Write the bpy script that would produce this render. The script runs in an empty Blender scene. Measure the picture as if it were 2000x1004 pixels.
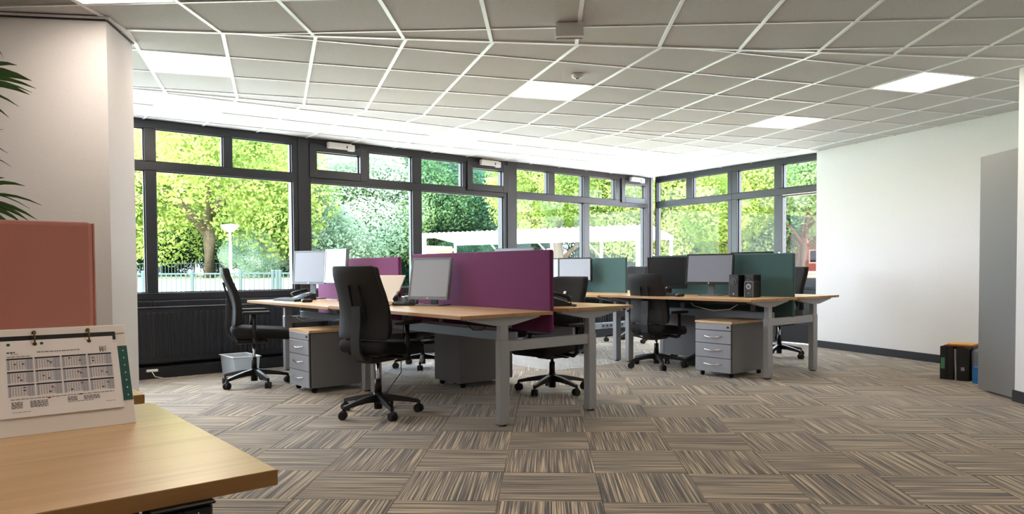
import bpy, bmesh, math, random
from mathutils import Vector, Matrix
random.seed(7)
S = bpy.context.scene
COL = S.collection
PI = math.pi
# ------------------------------------------------------------------ camera
F_PX, CAM_H, PITCH, ROLL, CY = 1431.4, 1.1146, 0.0295, -0.0056, 567.0
HC = 2.7095                                   # ceiling height
cam_d = bpy.data.cameras.new('camera'); cam = bpy.data.objects.new('camera', cam_d); COL.objects.link(cam)
cam_d.sensor_width = 36.0; cam_d.lens = F_PX/2000*36.0
cam_d.shift_y = (CY-502)/2000
cam_d.clip_start = 0.05; cam_d.clip_end = 400
cam.matrix_world = Matrix.Translation((0, 0, CAM_H)) @ Matrix.Rotation(PI/2-PITCH, 4, 'X') @ Matrix.Rotation(ROLL, 4, 'Z')
S.camera = cam
# ------------------------------------------------------------------ world, sun, exposure
SKY = 8.5
W = bpy.data.worlds.new('sky'); S.world = W; W.use_nodes = True
bgn = W.node_tree.nodes['Background']
bgn.inputs[0].default_value = (0.84, 0.88, 1.0, 1); bgn.inputs[1].default_value = SKY
sun_d = bpy.data.lights.new('sun', 'SUN'); sun = bpy.data.objects.new('sun', sun_d); COL.objects.link(sun)
sun_d.energy = 9; sun_d.angle = math.radians(2.0); sun_d.color = (1, 0.97, 0.92)
sun.rotation_euler = (math.radians(28), 0, math.radians(-25))   # high, from behind the camera over the roof
PANEL = 8.5                                   # radiance of the ceiling light panels
PANEL_COL = (1.0, 0.84, 0.70)
vs = S.view_settings
vs.view_transform = 'Standard'; vs.look = 'None'; vs.gamma = 1; vs.use_curve_mapping = False
vs.exposure = 1.05

# ------------------------------------------------------------------ materials
def lin(c):
    return tuple(((v/255)/12.92 if v/255 <= 0.04045 else ((v/255+0.055)/1.055)**2.4) for v in c)
MATS = {}
def pmat(name, rgb, rough=0.5, metal=0.0, spec=0.5, noise=0.0, nscale=40, bump=0.0, bscale=200, coat=0.0, sheen=0.0):
    m = bpy.data.materials.new(name); m.use_nodes = True; nt = m.node_tree; N = nt.nodes; L = nt.links
    b = N['Principled BSDF']; c = lin(rgb)
    b.inputs['Base Color'].default_value = (*c, 1); b.inputs['Roughness'].default_value = rough
    b.inputs['Metallic'].default_value = metal; b.inputs['Specular IOR Level'].default_value = spec
    b.inputs['Coat Weight'].default_value = coat; b.inputs['Sheen Weight'].default_value = sheen
    tc = N.new('ShaderNodeTexCoord')
    if noise > 0:
        n = N.new('ShaderNodeTexNoise'); n.inputs['Scale'].default_value = nscale; n.inputs['Detail'].default_value = 4
        L.new(tc.outputs['Object'], n.inputs['Vector'])
        r = N.new('ShaderNodeValToRGB')
        r.color_ramp.elements[0].position = 0.3; r.color_ramp.elements[1].position = 0.7
        r.color_ramp.elements[0].color = (*[v*(1-noise) for v in c], 1)
        r.color_ramp.elements[1].color = (*[min(1, v*(1+noise)) for v in c], 1)
        L.new(n.outputs['Fac'], r.inputs[0]); L.new(r.outputs[0], b.inputs['Base Color'])
    if bump > 0:
        n2 = N.new('ShaderNodeTexNoise'); n2.inputs['Scale'].default_value = bscale; n2.inputs['Detail'].default_value = 3
        L.new(tc.outputs['Object'], n2.inputs['Vector'])
        bp = N.new('ShaderNodeBump'); bp.inputs['Strength'].default_value = bump; bp.inputs['Distance'].default_value = 0.01
        L.new(n2.outputs['Fac'], bp.inputs['Height']); L.new(bp.outputs[0], b.inputs['Normal'])
    MATS[name] = m
    return m
def emit(name, col, s):
    m = bpy.data.materials.new(name); m.use_nodes = True; nt = m.node_tree
    for n in list(nt.nodes): nt.nodes.remove(n)
    e = nt.nodes.new('ShaderNodeEmission'); o = nt.nodes.new('ShaderNodeOutputMaterial')
    e.inputs[0].default_value = (*col, 1); e.inputs[1].default_value = s
    nt.links.new(e.outputs[0], o.inputs[0]); MATS[name] = m; return m
def wood_mat(name, c0, c1, rough=0.38, along_x=False):
    m = bpy.data.materials.new(name); m.use_nodes = True; N = m.node_tree.nodes; L = m.node_tree.links
    b = N['Principled BSDF']; b.inputs['Roughness'].default_value = rough
    tc = N.new('ShaderNodeTexCoord'); mp = N.new('ShaderNodeMapping')
    mp.inputs['Scale'].default_value = (2.2, 60, 60) if along_x else (60, 2.2, 60)
    L.new(tc.outputs['Object'], mp.inputs[0])
    n = N.new('ShaderNodeTexNoise'); n.inputs['Scale'].default_value = 1.0; n.inputs['Detail'].default_value = 5; n.inputs['Distortion'].default_value = 0.6
    L.new(mp.outputs[0], n.inputs['Vector'])
    mp2 = N.new('ShaderNodeMapping'); mp2.inputs['Scale'].default_value = (0.7, 9, 9) if along_x else (9, 0.7, 9); L.new(tc.outputs['Object'], mp2.inputs[0])
    n2 = N.new('ShaderNodeTexNoise'); n2.inputs['Scale'].default_value = 1.0; n2.inputs['Detail'].default_value = 3
    L.new(mp2.outputs[0], n2.inputs['Vector'])
    ad = N.new('ShaderNodeMath'); ad.operation = 'ADD'; L.new(n.outputs['Fac'], ad.inputs[0]); L.new(n2.outputs['Fac'], ad.inputs[1])
    r = N.new('ShaderNodeValToRGB'); e = r.color_ramp.elements
    e[0].position = 0.65; e[1].position = 1.3; e[0].color = (*lin(c0), 1); e[1].color = (*lin(c1), 1)
    ml = N.new('ShaderNodeMath'); ml.operation = 'MULTIPLY'; ml.inputs[1].default_value = 0.95
    L.new(ad.outputs[0], ml.inputs[0]); L.new(ml.outputs[0], r.inputs[0]); L.new(r.outputs[0], b.inputs['Base Color'])
    MATS[name] = m; return m
pmat('white_wall', (232, 232, 234), 0.9, noise=0.02, nscale=90, bump=0.12, bscale=260)
pmat('white_trim', (236, 238, 240), 0.45)
pmat('grid_white', (244, 246, 248), 0.3)
pmat('ceiling_tile', (205, 204, 203), 0.85, noise=0.13, nscale=260, bump=0.25, bscale=420)
pmat('vent_grey', (150, 146, 140), 0.7, noise=0.2, nscale=300)
pmat('frame_dark', (32, 35, 41), 0.38, noise=0.05, nscale=60, bump=0.04, bscale=500)
pmat('panel_dark', (26, 28, 33), 0.5)
pmat('radiator_dark', (30, 33, 39), 0.42)
pmat('baseboard_dark', (34, 37, 45), 0.5)
pmat('steel_grey', (162, 165, 170), 0.42, metal=0.15, noise=0.03, nscale=120)
pmat('pedestal_grey', (122, 123, 128), 0.5, metal=0.1, noise=0.06, nscale=400)
pmat('pedestal_front', (158, 161, 170), 0.45, metal=0.1)
pmat('cabinet_grey', (122, 122, 124), 0.55, noise=0.05, nscale=300)
pmat('chrome', (210, 212, 215), 0.18, metal=1.0)
pmat('black_plastic', (14, 14, 16), 0.42)
pmat('dark_plastic', (44, 48, 52), 0.45)
pmat('rubber', (16, 16, 17), 0.7)
pmat('black_fabric', (15, 15, 17), 0.9, noise=0.18, nscale=500, bump=0.2, bscale=900)
pmat('back_shell', (22, 24, 26), 0.6, bump=0.08, bscale=600)
pmat('purple_felt', (106, 28, 88), 0.95, noise=0.14, nscale=350, bump=0.15, bscale=700, sheen=0.2)
pmat('green_felt', (62, 94, 94), 0.95, noise=0.14, nscale=350, bump=0.15, bscale=700, sheen=0.2)
pmat('pink_felt', (196, 134, 124), 0.95, noise=0.10, nscale=500, bump=0.15, bscale=900, sheen=0.15)
pmat('screen_light', (172, 180, 196), 0.45, spec=0.3)
pmat('screen_mid', (132, 138, 156), 0.4, spec=0.6)
pmat('screen_dark', (30, 36, 42), 0.25, spec=0.6)
pmat('silver_plastic', (128, 136, 146), 0.4, metal=0.2)
pmat('white_plastic', (232, 232, 230), 0.4)
pmat('cream_plastic', (226, 214, 200), 0.5)
pmat('binder_white', (242, 236, 230), 0.42)
pmat('paper', (246, 242, 242), 0.6)
pmat('print_dark', (44, 50, 62), 0.8); pmat('print_grey', (150, 150, 160), 0.8); pmat('print_red', (150, 40, 44), 0.8); pmat('print_light', (196, 196, 208), 0.8)
pmat('teal_card', (14, 84, 78), 0.55)
pmat('brass', (120, 96, 60), 0.3, metal=1.0)
pmat('binder_black', (16, 18, 18), 0.45); pmat('binder_green', (70, 130, 100), 0.5); pmat('folder_yellow', (222, 172, 40), 0.5); pmat('folder_red', (120, 28, 30), 0.5)
pmat('box_blue', (28, 120, 190), 0.45)
pmat('leaf_palm', (52, 92, 30), 0.45, noise=0.2, nscale=20)
pmat('pot_grey', (90, 90, 92), 0.6)
pmat('soil', (50, 38, 28), 0.95)
wood_mat('oak', (190, 148, 100), (220, 184, 138), 0.3)
wood_mat('oak_near', (200, 160, 110), (218, 182, 134), 0.28, True)
wood_mat('oak_edge_near', (150, 108, 62), (172, 130, 82), 0.45, True)
wood_mat('oak_edge', (150, 108, 62), (176, 134, 86), 0.45)
wood_mat('oak_front', (206, 172, 128), (228, 198, 156), 0.45)
wood_mat('shed_wood', (206, 150, 84), (232, 184, 120), 0.7)
pmat('bark', (92, 78, 64), 0.95, noise=0.3, nscale=14, bump=0.5, bscale=30)
pmat('fence_green', (36, 54, 54), 0.5)
pmat('roof_white', (240, 242, 244), 0.5)
pmat('brick_red', (188, 112, 98), 0.9, noise=0.2, nscale=6)
pmat('roof_red', (150, 78, 64), 0.9, noise=0.2, nscale=9)
pmat('lamp_white', (236, 238, 240), 0.4)
# ------------------------------------------------------------------ mesh helpers
def P2(az): return Vector((math.sin(az), math.cos(az), 0))
class G:
    """collects shapes into one bmesh; build() links them as one object"""
    def __init__(s): s.bm = bmesh.new(); s.mi = 0
    def _merge(s, t, M=None, smooth=False):
        if M is not None: bmesh.ops.transform(t, matrix=M, verts=t.verts)
        for f in t.faces: f.material_index = s.mi; f.smooth = smooth
        me = bpy.data.meshes.new('tmp'); t.to_mesh(me); t.free(); s.bm.from_mesh(me); bpy.data.meshes.remove(me); return s
    def box(s, c, d, bev=0.0, seg=1, M=None, fn=None, smooth=False):
        t = bmesh.new(); bmesh.ops.create_cube(t, size=1)
        for v in t.verts: v.co = Vector((v.co.x*d[0], v.co.y*d[1], v.co.z*d[2]))
        if bev > 0: bmesh.ops.bevel(t, geom=t.edges[:], offset=min(bev, 0.49*min(d)), segments=seg, affect='EDGES', profile=0.5, clamp_overlap=True)
        for v in t.verts: v.co += Vector(c)
        if fn:
            for v in t.verts: v.co = fn(v.co)
        return s._merge(t, M, smooth)
    def cyl(s, p0, p1, r0, r1=None, n=12, cap=True, smooth=True):
        p0, p1 = Vector(p0), Vector(p1); d = p1-p0; r1 = r0 if r1 is None else r1
        t = bmesh.new(); bmesh.ops.create_cone(t, cap_ends=cap, segments=n, radius1=r0, radius2=r1, depth=d.length)
        q = Vector((0, 0, 1)).rotation_difference(d.normalized()).to_matrix().to_4x4()
        bmesh.ops.transform(t, matrix=Matrix.Translation((p0+p1)/2) @ q, verts=t.verts)
        for f in t.faces: f.smooth = smooth and len(f.verts) == 4
        return s._keep(t)
    def _keep(s, t):
        for f in t.faces: f.material_index = s.mi
        me = bpy.data.meshes.new('tmp'); t.to_mesh(me); t.free(); s.bm.from_mesh(me); bpy.data.meshes.remove(me); return s
    def prism(s, poly, z0, z1):
        bm = s.bm; lo = [bm.verts.new((p[0], p[1], z0)) for p in poly]; hi = [bm.verts.new((p[0], p[1], z1)) for p in poly]; n = len(poly)
        fs = [bm.faces.new(hi), bm.faces.new(lo[::-1])]
        for i in range(n): fs.append(bm.faces.new((lo[i], lo[(i+1) % n], hi[(i+1) % n], hi[i])))
        for f in fs: f.material_index = s.mi
        return s
    def extr(s, poly, axis_o, ax, ay, az, w):
        """polygon in the (ax, ay) plane extruded by w along az from axis_o"""
        o, ax, ay, az = Vector(axis_o), Vector(ax), Vector(ay), Vector(az); bm = s.bm; n = len(poly)
        lo = [bm.verts.new(o+ax*p[0]+ay*p[1]) for p in poly]; hi = [bm.verts.new(o+ax*p[0]+ay*p[1]+az*w) for p in poly]
        fs = [bm.faces.new(hi), bm.faces.new(lo[::-1])]
        for i in range(n): fs.append(bm.faces.new((lo[i], lo[(i+1) % n], hi[(i+1) % n], hi[i])))
        for f in fs: f.material_index = s.mi
        return s
    def quad(s, pts):
        f = s.bm.faces.new([s.bm.verts.new(p) for p in pts]); f.material_index = s.mi; return s
    def tube(s, pts, r, n=8):
        pts = [Vector(p) for p in pts]; rings = []
        up = Vector((0, 0, 1))
        for i, p in enumerate(pts):
            d = (pts[min(i+1, len(pts)-1)]-pts[max(i-1, 0)]).normalized()
            a = d.cross(up); a = a.normalized() if a.length > 1e-3 else Vector((1, 0, 0)); b = d.cross(a)
            rr = r[i] if isinstance(r, (list, tuple)) else r
            rings.append([s.bm.verts.new(p+(a*math.cos(2*PI*k/n)+b*math.sin(2*PI*k/n))*rr) for k in range(n)])
        for i in range(len(rings)-1):
            for k in range(n):
                f = s.bm.faces.new((rings[i][k], rings[i][(k+1) % n], rings[i+1][(k+1) % n], rings[i+1][k])); f.smooth = True; f.material_index = s.mi
        for e in (rings[0], rings[-1][::-1]):
            f = s.bm.faces.new(e); f.material_index = s.mi
        return s
    def lathe(s, prof, c=(0, 0, 0), n=20):
        c = Vector(c); rings = [[s.bm.verts.new(c+Vector((r*math.cos(2*PI*k/n), r*math.sin(2*PI*k/n), z))) for k in range(n)] for r, z in prof]
        for i in range(len(rings)-1):
            for k in range(n):
                f = s.bm.faces.new((rings[i][k], rings[i][(k+1) % n], rings[i+1][(k+1) % n], rings[i+1][k])); f.smooth = True; f.material_index = s.mi
        for e in (rings[0][::-1], rings[-1]):
            f = s.bm.faces.new(e); f.material_index = s.mi
        return s
    def mesh(s, name, mats):
        bmesh.ops.recalc_face_normals(s.bm, faces=s.bm.faces)
        me = bpy.data.meshes.new(name); s.bm.to_mesh(me); s.bm.free()
        for m in (mats if isinstance(mats, (list, tuple)) else [mats]): me.materials.append(MATS[m])
        return me
    def build(s, name, mats, parent=None, loc=None, rz=0.0):
        return put(name, s.mesh(name, mats), parent, loc, rz)
def put(name, me, parent=None, loc=None, rz=0.0):
    o = bpy.data.objects.new(name, me); COL.objects.link(o)
    if parent is not None: o.parent = parent
    if loc is not None: o.location = loc
    if rz: o.rotation_euler.z = rz
    return o
def tag(o, label=None, cat=None, group=None, kind=None):
    if label: o['label'] = label
    if cat: o['category'] = cat
    if group: o['group'] = group
    if kind: o['kind'] = kind
    return o
def thing(name, label, cat, loc=(0, 0, 0), rz=0.0, group=None):
    o = bpy.data.objects.new(name, None); COL.objects.link(o); o.empty_display_size = 0.1
    o.location = loc; o.rotation_euler.z = rz
    return tag(o, label, cat, group)
def copy_tree(o, parent=None):
    c = o.copy(); COL.objects.link(c); c.parent = parent
    for ch in o.children: copy_tree(ch, c)
    return c
def struct(o): o['kind'] = 'structure'; return o
def clip(poly, pt, nrm):
    """keep the side where (p-pt).nrm >= 0"""
    out = []; n = len(poly)
    for i in range(n):
        a, b = poly[i], poly[(i+1) % n]
        da = (a[0]-pt[0])*nrm[0]+(a[1]-pt[1])*nrm[1]; db = (b[0]-pt[0])*nrm[0]+(b[1]-pt[1])*nrm[1]
        if da >= 0: out.append(a)
        if (da >= 0) != (db >= 0):
            t = da/(da-db); out.append((a[0]+t*(b[0]-a[0]), a[1]+t*(b[1]-a[1])))
    return out
def area(p): return abs(sum(p[i][0]*p[(i+1) % len(p)][1]-p[(i+1) % len(p)][0]*p[i][1] for i in range(len(p))))/2
def pix(p):
    """image position (2000 wide frame) of a world point, used only to rank pieces by how large they show"""
    x, y, z = p[0], p[1], p[2]-CAM_H
    zc = y*math.cos(PITCH)-z*math.sin(PITCH)
    if zc < 0.2: return None
    yc = y*math.sin(PITCH)+z*math.cos(PITCH)
    return 1000+F_PX*x/zc, CY-F_PX*yc/zc, zc
# ------------------------------------------------------------------ layout of the place
A0 = Vector((-0.07, 5.17, 0)); TH = math.radians(50.5)
EU = Vector((math.sin(TH), math.cos(TH), 0)); EV = Vector((-math.cos(TH), math.sin(TH), 0))
RZB = PI/2-TH                                     # local x -> EU, local y -> EV
def UV(u, v, z=0.0): q = A0+EU*u+EV*v; return Vector((q.x, q.y, z))
TW = math.radians(50.0); W0 = Vector((-3.93, 7.72, 0))
EW = Vector((math.sin(TW), math.cos(TW), 0)); NW = Vector((math.cos(TW), -math.sin(TW), 0))   # along the window wall, into the room
LW = 8.376; CORN = W0+EW*LW
R1 = Vector((4.28, 10.36, 0)); ER = (R1-CORN).normalized(); NR = Vector((ER.y, -ER.x, 0)); LR = (R1-CORN).length
NR = NR if NR.dot(-CORN) > 0 else -NR
WW0 = Vector((4.24, 10.22, 0)); EWW = Vector((0.97, -2.61, 0)).normalized(); NWW = Vector((EWW.y, -EWW.x, 0))
NWW = NWW if NWW.x < 0 else -NWW
LWW = 4.45
# ------------------------------------------------------------------ carpet material and floor
def carpet():
    m = bpy.data.materials.new('carpet'); m.use_nodes = True; N = m.node_tree.nodes; L = m.node_tree.links
    b = N['Principled BSDF']; b.inputs['Roughness'].default_value = 0.78; b.inputs['Specular IOR Level'].default_value = 0.35
    b.inputs['Sheen Weight'].default_value = 0.3; b.inputs['Sheen Roughness'].default_value = 0.4
    tc = N.new('ShaderNodeTexCoord'); oi = N.new('ShaderNodeObjectInfo')
    off = N.new('ShaderNodeMath'); off.operation = 'MULTIPLY'; off.inputs[1].default_value = 37.0; L.new(oi.outputs['Random'], off.inputs[0])
    cx = N.new('ShaderNodeCombineXYZ'); L.new(off.outputs[0], cx.inputs[0]); L.new(off.outputs[0], cx.inputs[1])
    va = N.new('ShaderNodeVectorMath'); L.new(tc.outputs['Object'], va.inputs[0]); L.new(cx.outputs[0], va.inputs[1])
    def nz(sx, sy, det):
        mp = N.new('ShaderNodeMapping'); mp.inputs['Scale'].default_value = (sx, sy, 1); L.new(va.outputs[0], mp.inputs[0])
        n = N.new('ShaderNodeTexNoise'); n.noise_dimensions = '2D'; n.inputs['Scale'].default_value = 1; n.inputs['Detail'].default_value = det
        L.new(mp.outputs[0], n.inputs['Vector']); return n
    n1 = nz(185, 1.6, 1.5); n2 = nz(60, 0.8, 1)
    mx = N.new('ShaderNodeMix'); mx.data_type = 'FLOAT'; mx.inputs[0].default_value = 0.34
    L.new(n1.outputs['Fac'], mx.inputs[2]); L.new(n2.outputs['Fac'], mx.inputs[3])
    r = N.new('ShaderNodeValToRGB'); r.color_ramp.interpolation = 'LINEAR'
    e = r.color_ramp.elements; cols = [(0.37, (50, 45, 43)), (0.435, (86, 77, 70)), (0.48, (122, 107, 93)), (0.52, (98, 86, 77)), (0.56, (172, 151, 124)), (0.63, (204, 185, 155))]
    while len(e) < len(cols): e.new(0.5)
    for el, (p, c) in zip(e, cols): el.position = p; el.color = (*lin(c), 1)
    L.new(mx.outputs[0], r.inputs[0]); L.new(r.outputs[0], b.inputs['Base Color'])
    bp = N.new('ShaderNodeBump'); bp.inputs['Strength'].default_value = 0.35; bp.inputs['Distance'].default_value = 0.004
    L.new(n1.outputs['Fac'], bp.inputs['Height']); L.new(bp.outputs[0], b.inputs['Normal'])
    MATS['carpet'] = m
carpet()
A1 = 0.0472; FO = Vector((0.021, 5.4879, 0)); FX = Vector((math.cos(A1), -math.sin(A1), 0)); FY = Vector((math.sin(A1), math.cos(A1), 0))
g = G(); g.prism([(-5.6, -4.2), (7.2, -4.2), (7.2, 9.0), (4.6, 10.4), (2.5, 13.4), (-5.6, 6.6)], -0.30, -0.008)
floor = struct(g.build('floor', 'panel_dark'))
def in_room(p):
    return (p-W0).dot(NW) > -0.15 and (p-CORN).dot(NR) > -0.3 and ((p-WW0).dot(NWW) > -0.25 or p.y < 6.2) and -4.2 < p.y and -4.4 < p.x < 6.2
half = 0.2495
g = G(); t = 0.012
g.box((0, 0, -0.006), (2*half, 2*half, t), bev=0.002); tile_me = g.mesh('carpet_tile', 'carpet')
tiles = []
for i in range(-14, 16):
    for j in range(-18, 22):
        c = FO+FX*(0.5*i+0.25)+FY*(0.5*j+0.25)
        if not in_room(c): continue
        q = pix(c); s = -1
        if q and -120 < q[0] < 2120 and q[1] < 1080: s = 1/q[2]
        tiles.append((s, i, j, c))
tiles.sort(key=lambda k: -k[0])
rest = G()
for n, (s, i, j, c) in enumerate(tiles):
    rz = -A1+(0 if (i+j) % 2 else PI/2)
    if n < 300 and s > 0: put('carpet_tile', tile_me, floor, (c.x, c.y, 0), rz)
    else: rest.box((0, 0, -0.006), (2*half, 2*half, t), M=Matrix.Translation((c.x, c.y, 0)) @ Matrix.Rotation(rz, 4, 'Z'))
rest_o = rest.build('carpet_tile_field', 'carpet', floor); rest_o['kind'] = 'stuff'

# ------------------------------------------------------------------ ceiling: slab, three grids of tiles and rails
g = G(); g.prism([(-5.9, -4.5), (7.4, -4.5), (7.4, 9.2), (4.9, 10.6), (2.55, 13.75), (-5.9, 6.75)], HC+0.04, HC+0.55)
ceiling = struct(g.build('ceiling', 'white_wall'))
BA = (Vector((-1.95, 4.98, 0)), Vector((2.89, 5.58, 0))); BB = (Vector((-2.58, 6.85, 0)), Vector((4.13, 10.05, 0)))
def far_n(b):
    d = (b[1]-b[0]).normalized(); n = Vector((-d.y, d.x, 0)); return n if n.y > 0 else -n
nA, nB = far_n(BA), far_n(BB)
HW = [(W0, NW), (CORN, NR)]
ZONES = [
    (0.0472, Vector((-1.3746, 4.3908, 0)), [(BA[0], -nA), (Vector((-4.3, 0, 0)), Vector((1, 0, 0))), (Vector((4.5, 0, 0)), Vector((-1, 0, 0))), (Vector((0, -4, 0)), Vector((0, 1, 0)))]),
    (-0.3123, Vector((-1.9327, 4.9665, 0)), [(BA[0], nA), (BB[0], -nB), (WW0, NWW)]+HW),
    (-0.5958, Vector((-2.6231, 6.9969, 0)), [(BB[0], nB)]+HW)]
LIGHTS = [(1, (-2.51, 5.75), 'square white light panel in the ceiling, nearest the beige partition corner'),
          (2, (-3.10, 7.05), 'square white light panel in the ceiling, just above the leftmost window'),
          (1, (0.37, 6.65), 'square white light panel in the ceiling beside the round smoke detector'),
          (1, (3.56, 6.37), 'square white light panel in the ceiling, furthest right near the grey cabinet'),
          (1, (3.0, 8.11), 'square white light panel in the ceiling above the green-screened desks'),
          (2, (-0.56, 8.78), 'square white light panel in the ceiling over the middle of the window wall'),
          (2, (1.88, 10.42), 'square white light panel in the ceiling, furthest away near the window corner'),
          (0, (-2.28, 4.1), 'square white light panel cut by the top left edge of the photo'),
          (0, (0.72, 1.7), 'ceiling light panel behind the viewpoint, right of the desk'),
          (0, (-2.28, 1.1), 'ceiling light panel behind the viewpoint, above the left desk'),
          (0, (3.1, 2.9), 'ceiling light panel out of view, near the right wall'),
          (0, (-0.5, -1.3), 'ceiling light panel at the back of the room')]
emit('panel_light', PANEL_COL, PANEL)
def cell_of(z, p):
    a, o, _ = ZONES[z]; ex = Vector((math.cos(a), -math.sin(a), 0)); ey = Vector((math.sin(a), math.cos(a), 0))
    d = Vector((p[0], p[1], 0))-o; return math.floor(d.dot(ex)/0.6), math.floor(d.dot(ey)/0.6)
lit = {(z, *cell_of(z, p)): lab for z, p, lab in LIGHTS}
cells = []
vc = cell_of(0, (-2.28, 4.1)); vent_cell = (vc[0]-1, vc[1])
for zi, (a, o, hps) in enumerate(ZONES):
    ex = Vector((math.cos(a), -math.sin(a), 0)); ey = Vector((math.sin(a), math.cos(a), 0))
    for i in range(-12, 18):
        for j in range(-16, 16):
            k = 0.012
            poly = [tuple((o+ex*(0.6*i+dx)+ey*(0.6*j+dy))[:2]) for dx, dy in ((k, k), (0.6-k, k), (0.6-k, 0.6-k), (k, 0.6-k))]
            c = o+ex*(0.6*i+0.3)+ey*(0.6*j+0.3)
            full = len(poly)
            for pt, nn in hps:
                poly = clip(poly, (pt+nn*0.012)[:2], nn[:2])
                if len(poly) < 3: break
            if len(poly) < 3 or area(poly) < 0.004: continue
            if zi == 2 and (c-W0).dot(EW) < -2: continue
            if zi == 1 and c.x < -4.6: continue
            q = pix((c.x, c.y, HC)); s = -1
            if q and -150 < q[0] < 2150 and q[1] > -130: s = area(poly)/q[2]**2
            cells.append((s, zi, i, j, poly, c, ex, ey, a))
cells.sort(key=lambda k: -k[0])
g = G(); g.box((0, 0, 0.012), (0.576, 0.576, 0.012), bev=0.002); ct_me = g.mesh('ceiling_tile', 'ceiling_tile')
g = G(); g.box((0, 0, 0.012), (0.576, 0.576, 0.012)); vent_me = g.mesh('vent_tile', 'vent_grey')
rest = G(); nt = 0
for s, zi, i, j, poly, c, ex, ey, a in cells:
    if (zi, i, j) in lit:
        o = thing('ceiling_light', lit[(zi, i, j)], 'ceiling light', (c.x, c.y, HC), -a, 'light panels set in the ceiling grid')
        g = G()
        for sx in (-1, 1): g.box((sx*0.282, 0, 0.008), (0.012, 0.576, 0.016)); g.box((0, sx*0.282, 0.008), (0.552, 0.012, 0.016))
        g.build('frame', 'white_trim', o)
        g = G(); g.box((0, 0, 0.011), (0.552, 0.552, 0.006)); g.build('diffuser', 'panel_light', o)
        continue
    full = len(poly) == 4 and area(poly) > 0.3315
    if nt < 290 and s > 0:
        nt += 1
        if zi == 0 and (i, j) == vent_cell: put('vent_tile', vent_me, ceiling, (c.x, c.y, HC), -a)
        elif full: put('ceiling_tile', ct_me, ceiling, (c.x, c.y, HC), -a)
        else: g = G(); g.prism([(p[0]-c.x, p[1]-c.y) for p in poly], 0.006, 0.018); g.build('ceiling_tile', 'ceiling_tile', ceiling, (c.x, c.y, HC))
    else: rest.prism(poly, HC+0.006, HC+0.018)
r = rest.build('ceiling_tile_field', 'ceiling_tile', ceiling); r['kind'] = 'stuff'
# rails
def clip_seg(p, q, hps):
    t0, t1 = 0.0, 1.0; d = q-p
    for pt, n in hps:
        a0 = (p-pt).dot(n); dd = d.dot(n)
        if abs(dd) < 1e-9:
            if a0 < 0: return None
        else:
            t = -a0/dd
            if dd > 0: t0 = max(t0, t)
            else: t1 = min(t1, t)
    return (p+d*t0, p+d*t1) if t1-t0 > 1e-4 else None
def rail(p, q, w=0.024, name='ceiling_rail', z0=-0.002, z1=0.02):
    d = q-p; L = d.length
    if L < 0.05: return
    g = G(); g.box((0, 0, 0), (w, L, z1-z0), bev=0.0015)
    put(name, g.mesh(name, 'grid_white'), ceiling, ((p.x+q.x)/2, (p.y+q.y)/2, HC+(z0+z1)/2), math.atan2(-d.x, d.y))
for zi, (a, o, hps) in enumerate(ZONES):
    ex = Vector((math.cos(a), -math.sin(a), 0)); ey = Vector((math.sin(a), math.cos(a), 0))
    hh = hps+[(Vector((-4.6, 0, 0)), Vector((1, 0, 0)))]
    for i in range(-14, 18):
        sg = clip_seg(o+ex*0.6*i-ey*14, o+ex*0.6*i+ey*14, hh)
        if sg: rail(*sg, w=0.026)
        sg = clip_seg(o+ey*0.6*i-ex*14, o+ey*0.6*i+ex*14, hh)
        if sg: rail(*sg, w=0.020, z0=-0.001)
for (p, q), ext in ((BA, (-0.75, 1.9)), (BB, (-1.6, 0.1))):
    d = (q-p).normalized(); n = far_n((p, q)); L = (q-p).length
    for s in (-1, 1):
        rail(p+d*ext[0]+n*0.013*s, q+d*ext[1]+n*0.013*s, w=0.017, name='ceiling_joint_rail', z0=-0.003 if s < 0 else 0.0)

# ------------------------------------------------------------------ walls
def wall(name, p, q, thick, nrm, z0=0.0, z1=HC+0.03, mat='white_wall'):
    """slab whose room face runs p -> q, its thickness away from nrm"""
    p, q, n = Vector(p), Vector(q), Vector(nrm).normalized()
    g = G(); b, c = q-n*thick, p-n*thick
    g.prism([p[:2], q[:2], b[:2], c[:2]], z0, z1)
    return struct(g.build(name, mat))
PF = Vector((-2.55, 4.67, 0)); PB = Vector((-2.63, 5.14, 0)); PD = Vector((0.6, 0.09, 0)).normalized()
g = G(); g.prism([PF[:2], PB[:2], (PB-PD*2.7)[:2], (PF-PD*2.7)[:2]], 0, HC-0.002)
wl = struct(g.build('wall_left', 'white_wall'))
# shadow-gap profile along the top of the partition
g = G(); nf = Vector((PD.y, -PD.x, 0)); pe = (PB-PF).normalized(); ne = Vector((pe.y, -pe.x, 0))
def strip(g, p, q, n, z0, z1, th):
    a, b = p+n*th, q+n*th; g.prism([p[:2], q[:2], b[:2], a[:2]], z0, z1)
g = G(); strip(g, PF-PD*2.7, PF, nf, HC-0.022, HC-0.014, 0.014); strip(g, PF, PB, ne, HC-0.022, HC-0.014, 0.014); g.build('edge_trim', 'baseboard_dark', wl)
g = G(); strip(g, PF-PD*2.7, PF+PD*0.03, nf, HC-0.013, HC-0.002, 0.03); strip(g, PF, PB+pe*0.05, ne, HC-0.013, HC-0.002, 0.03); g.build('ceiling_edge_profile', 'white_trim', wl)
wall('wall_back_left', (-4.32, -4.1, 0), (-4.32, 4.5, 0), 0.2, (1, 0, 0))
wall('wall_behind', (-4.4, -4.0, 0), (4.6, -4.0, 0), 0.2, (0, 1, 0))
NX = Vector((4.13, 6.0, 0))
wall('wall_right', NX, NX-FY*10.2, 0.5, -FX)
wall('wall_white', WW0+EWW*LWW, WW0-EWW*0.0, 0.25, NWW)
wall('wall_left_recess', (-5.2, 4.3, 0), (-5.2, 7.0, 0), 0.2, (1, 0, 0))
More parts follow.
